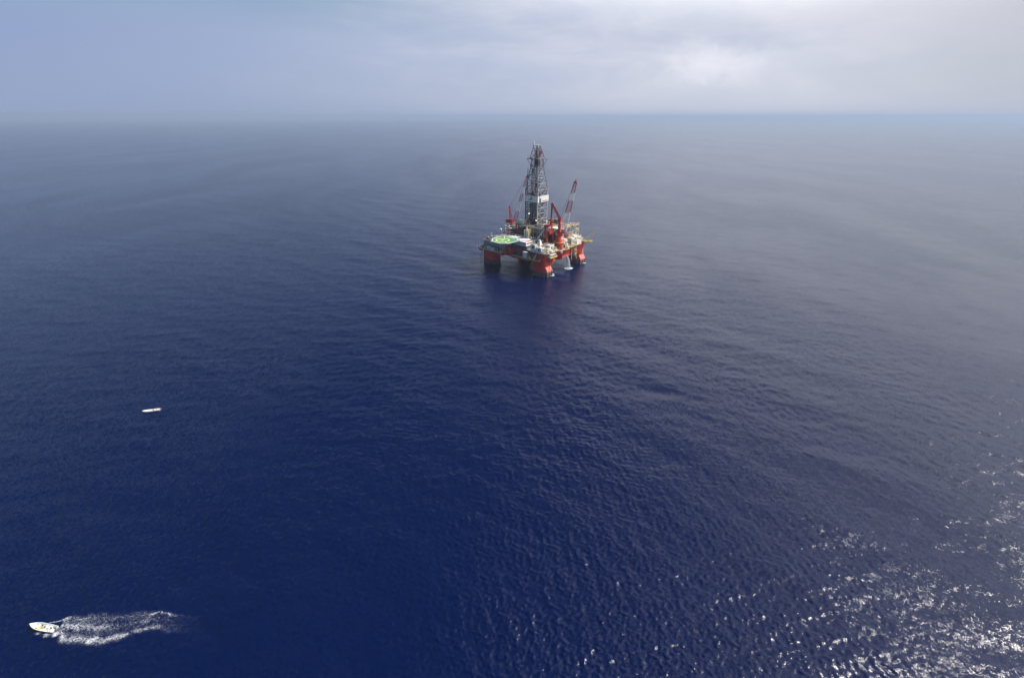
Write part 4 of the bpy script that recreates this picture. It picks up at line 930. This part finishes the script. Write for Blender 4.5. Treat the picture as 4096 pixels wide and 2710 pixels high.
# ---------------- foam: torn patches floating on the same waves as the sea
def surf(x,y,lmin=1.4):
    z=np.zeros_like(x); dx=np.zeros_like(x); dy=np.zeros_like(x); g=gust(x,y)
    for kx,ky,a,ph,lam in waves:
        if lam<lmin: continue
        arg=kx*x+ky*y+ph; s=a*(g if lam<9 else 1); z+=s*np.cos(arg); k=np.hypot(kx,ky); sn=s*np.sin(arg)*.8; dx-=sn*kx/k; dy-=sn*ky/k
    return x+dx,y+dy,z
def vnoise(x,y,scale,seed,oct_n=4,ridge=False):
    r=np.random.default_rng(seed); out=np.zeros_like(x); amp=1; tot=0
    for o in range(oct_n):
        gx=x/scale*2**o+37.1*o+1000; gy=y/scale*2**o+17.7*o+1000; ix=np.floor(gx).astype(int); iy=np.floor(gy).astype(int); fx=gx-ix; fy=gy-iy
        tab=r.random((64,64)); h=lambda i,j: tab[i%64,j%64]
        sx=fx*fx*(3-2*fx); sy=fy*fy*(3-2*fy)
        v=(h(ix,iy)*(1-sx)+h(ix+1,iy)*sx)*(1-sy)+(h(ix,iy+1)*(1-sx)+h(ix+1,iy+1)*sx)*sy
        if ridge: v=1-abs(2*v-1)
        out+=v*amp; tot+=amp; amp*=.6
    return out/tot
mf,bf_=MAT('sea_foam'); bf_.inputs['Base Color'].default_value=(.70,.72,.77,1); bf_.inputs['Roughness'].default_value=.9; M['foam']=mf
nt=mf.node_tree; N=nt.nodes; L=nt.links
at_=nd('ShaderNodeAttribute',attribute_name='cover'); gf=nd('ShaderNodeNewGeometry'); GP=gf.outputs['Position']
def lace(scale,width,seed):
    n=noise(GP,scale,5,.6,1.6,(1,1.5,1),(seed,seed*.7,0)); return math_('SUBTRACT',1,math_('MULTIPLY',math_('ABSOLUTE',math_('SUBTRACT',n,.5)),width),cl=True)
fine=noise(GP,4.5,4,.7,.5,(1,1.3,1),(2,1,0)); cv=at_.outputs['Fac']
tot=math_('ADD',math_('MULTIPLY',cv,1.25),math_('ADD',math_('MULTIPLY',lace(.75,12,1.0),.55),math_('ADD',math_('MULTIPLY',lace(1.9,9,5.0),.30),math_('MULTIPLY',math_('SUBTRACT',fine,.5),.9))))
L.new(math_('MULTIPLY',math_('MULTIPLY',math_('SUBTRACT',tot,.84),1.25,cl=True),math_('MULTIPLY',cv,12,cl=True)),bf_.inputs['Alpha'])
def foam(name,label,x0,x1,y0,y1,step,dens,lift=.05,lmin=1.4):
    """a thin sheet of froth riding on the waves, thick where 'cover' is high"""
    xs=np.arange(x0,x1,step); ys=np.arange(y0,y1,step); X_,Y_=np.meshgrid(xs,ys); d=np.clip(dens(X_,Y_),0,1)
    k0=np.maximum(np.maximum(d[:-1,:-1],d[1:,1:]),np.maximum(d[:-1,1:],d[1:,:-1]))>.01
    sx,sy,sz=surf(X_,Y_,lmin); sz=sz+lift
    nx=len(xs); j,i=np.nonzero(k0); a=j*nx+i; q=np.stack([a,a+1,a+nx+1,a+nx],1)
    u,inv=np.unique(q,return_inverse=True); v=np.stack([sx.ravel()[u],sy.ravel()[u],sz.ravel()[u]],1); q=inv.reshape(q.shape)
    me=bpy.data.meshes.new(name); me.from_pydata(v.tolist(),[],q.tolist()); me.materials.append(M['foam'])
    at2=me.attributes.new('cover','FLOAT','POINT'); at2.data.foreach_set('value',d.ravel()[u].astype(np.float32))
    o=bpy.data.objects.new(name,me); COL.objects.link(o); o['kind']='stuff'; o['label']=label; return o
UPX=[-147.7,-143.7,-136.8,-127.1,-114.8,-109.8,-105,-84]; UPY=[90.7,92.5,92.9,93.5,94.8,93.9,93.4,93]
LOX=[-149,-141.4,-139.3,-133.7,-126.0,-123.0,-117.0,-111.6,-105,-84]; LOY=[88.0,86.6,84.6,84.0,83.4,84.9,87.4,88.9,88.0,87]
bump_=lambda v,c,w: np.exp(-((v-c)/w)**2)
def wake(X_,Y_):
    up=np.interp(X_,UPX,UPY); lo=np.interp(X_,LOX,LOY); wv=(vnoise(X_,Y_,2.2,3,3)-.5)*1.6; t=(Y_+wv-lo)/np.maximum(up-lo,.5)
    px=X_+(vnoise(X_,Y_,3,5,3)-.5)*3
    pt=vnoise(X_,Y_,3.0,8,3)
    lower=bump_(t,.14,.16)*np.interp(px,[-143.5,-141,-125,-120,-112,-106],[.6,.78,.70,.52,.5,.0])
    upper=bump_(t,.90,.10)*np.interp(px,[-147,-143,-141,-139,-137,-135.5,-131,-127,-123,-119,-115,-111,-106],[.5,.7,.35,.7,.6,.2,.1,.55,.25,.2,.6,.6,.0])
    mid=bump_(t,.55,.20)*np.interp(px,[-143.5,-140,-134,-127,-118,-111,-106],[.9,.68,.52,.40,.36,.38,.0])
    base=np.interp(px,[-143.5,-138,-125,-112,-104,-96,-84],[.50,.34,.25,.25,.13,.03,.0])*np.clip(1-np.clip(np.abs(t-.5)-.47,0,9)*6,0,1)
    d=np.maximum(np.maximum(lower,upper),np.maximum(mid,base))*(.40+.95*pt)
    d=np.where(X_<-143.3,upper*(.62+.75*pt)*(Y_>90.3),d)
    for cx,cy,rx,ry,w in ((-148.3,87.6,1.5,.7,.8),(-145.3,86.9,1.7,.8,.75),(-142.6,87.2,1.3,1.1,.8)):
        r=np.hypot((X_-cx)/rx,(Y_-cy+wv*.3)/ry); d=np.maximum(d,w*np.clip(1.35-r,0,1)*(.5+.9*pt))
    hull=(np.abs((X_+147.85)*math.cos(A1)+(Y_-89.1)*math.sin(A1))<4.5)&(np.abs(-(X_+147.85)*math.sin(A1)+(Y_-89.1)*math.cos(A1))<1.0)
    return np.where(hull,0,d)
foam('wake_foam','white lacy foam of the wake trailing behind the speeding boat',-151,-84,81.5,97,.22,wake,.07)
# water pouring from the hull
fx,fy=W(-1.2,39.2).x,W(-1.2,39.2).y; tx_,ty_=W(.2,38.6).x,W(.2,38.6).y
mj=bpy.data.materials.new('falling_water'); mj.use_nodes=True; nt_=mj.node_tree; bs=nt_.nodes['Principled BSDF']; bs.inputs['Base Color'].default_value=(.75,.8,.86,1); bs.inputs['Roughness'].default_value=.7; bs.inputs['Alpha'].default_value=.24; M['fall']=mj
rj=np.random.default_rng(21); m=MB()
for k in range(700):
    s0=rj.random()**.5; a=rj.random()*6.283; core=rj.random()<.4
    r0=(.35 if core else .8)*rj.random(); r1=(0.9 if core else 3.9)*s0; off=(-1.2 if core else .6)
    dx0,dy0=r0*math.cos(a),r0*math.sin(a); dx1,dy1=r1*math.cos(a)+off,r1*math.sin(a)*.8
    t0=rj.random()*.75; t1=min(1,t0+.12+.3*rj.random())
    def pt(t): return Vector((tx_+(fx-tx_)*t+dx0+(dx1-dx0)*t**.8,ty_+(fy-ty_)*t+dy0+(dy1-dy0)*t**.8,14.6*(1-t*t*.55-t*.45)))
    p,q=pt(t0),pt(t1); w_=.05+.05*rj.random(); ca=Vector((math.cos(a+1.5),math.sin(a+1.5),0))*w_
    m.add([p-ca,p+ca,q+ca*1.5,q-ca*1.5],[(0,1,2,3)])
wj=m.build('falling_water','fall',None); wj['kind']='stuff'; wj['label']='white stream of water pouring from the hull into the sea between the right columns'
def ring_foam(cx,cy,rx,ry,ang,seed,hollow=.3,w=1.0):
    def f(X_,Y_):
        c,s_=math.cos(ang),math.sin(ang); a=((X_-cx)*c+(Y_-cy)*s_)/rx; b=(-(X_-cx)*s_+(Y_-cy)*c)/ry; r=np.hypot(a,b)
        return w*np.clip(1.15-np.abs(r-(1-hollow))*1.7,0,1)*(.65+.7*vnoise(X_,Y_,1.8,seed,3))
    return f
sc_=W(-1.6,40.2); foam('splash_foam','ring of white foam where the pouring water strikes the sea',sc_.x-8,sc_.x+8,sc_.y-8,sc_.y+8,.4,ring_foam(sc_.x,sc_.y,4.6,3.6,.3,31),.4,9)
for (u,v,rx,ry,sd_,lab) in ((-3.4,9.4,3.2,1.8,41,'small white wash at the foot of the near column'),(-3.4,68,3.0,1.8,43,'small white wash at the foot of the right column'),(-.8,13.3,2.2,1.5,45,'thin wash beside the near column corner'),(12,-.8,5.0,.9,46,'thin wash along the shaded front of the near column'),(78,-.8,6.0,.9,47,'thin wash along the front of the left column')):
    c=W(u,v); foam('column_wash',lab,c.x-7,c.x+7,c.y-6,c.y+6,.4,ring_foam(c.x,c.y,rx,ry,.5 if v>3 else math.atan2(UD.y,UD.x),sd_,.6,1.0 if v>3 else .5),.35,9)
# scattered tiny whitecaps
wc=MB(); rr=np.random.default_rng(77); V_=[];F_=[]
n_=70; px=[];py=[]
while len(px)<n_:
    a=math.radians(rr.uniform(-52,52)); d=rr.uniform(90,620); px.append(d*math.sin(a)); py.append(d*math.cos(a))
for x,y in zip(px,py):
    for k in range(int(rr.integers(1,3))):
        cx,cy=x+rr.normal()*.7,y+rr.normal()*.4; L_=rr.uniform(.08,.3)*(1+y/600); a=W0+math.pi/2+rr.normal()*.4
        ax=np.array([cx-L_*math.cos(a),cx,cx+L_*math.cos(a),cx]); ay=np.array([cy-L_*math.sin(a),cy+.06,cy+L_*math.sin(a),cy-.06])
        qx,qy,qz=surf(ax,ay,1.4 if d<300 else 5); wc.add([(float(qx[i]),float(qy[i]),float(qz[i])+.1+.12*(y>300)) for i in range(4)],[(0,1,2,3)])
w_=wc.build('whitecap_flecks','foam',None); w_['kind']='stuff'; w_['label']='tiny scattered white flecks of foam on the open sea'
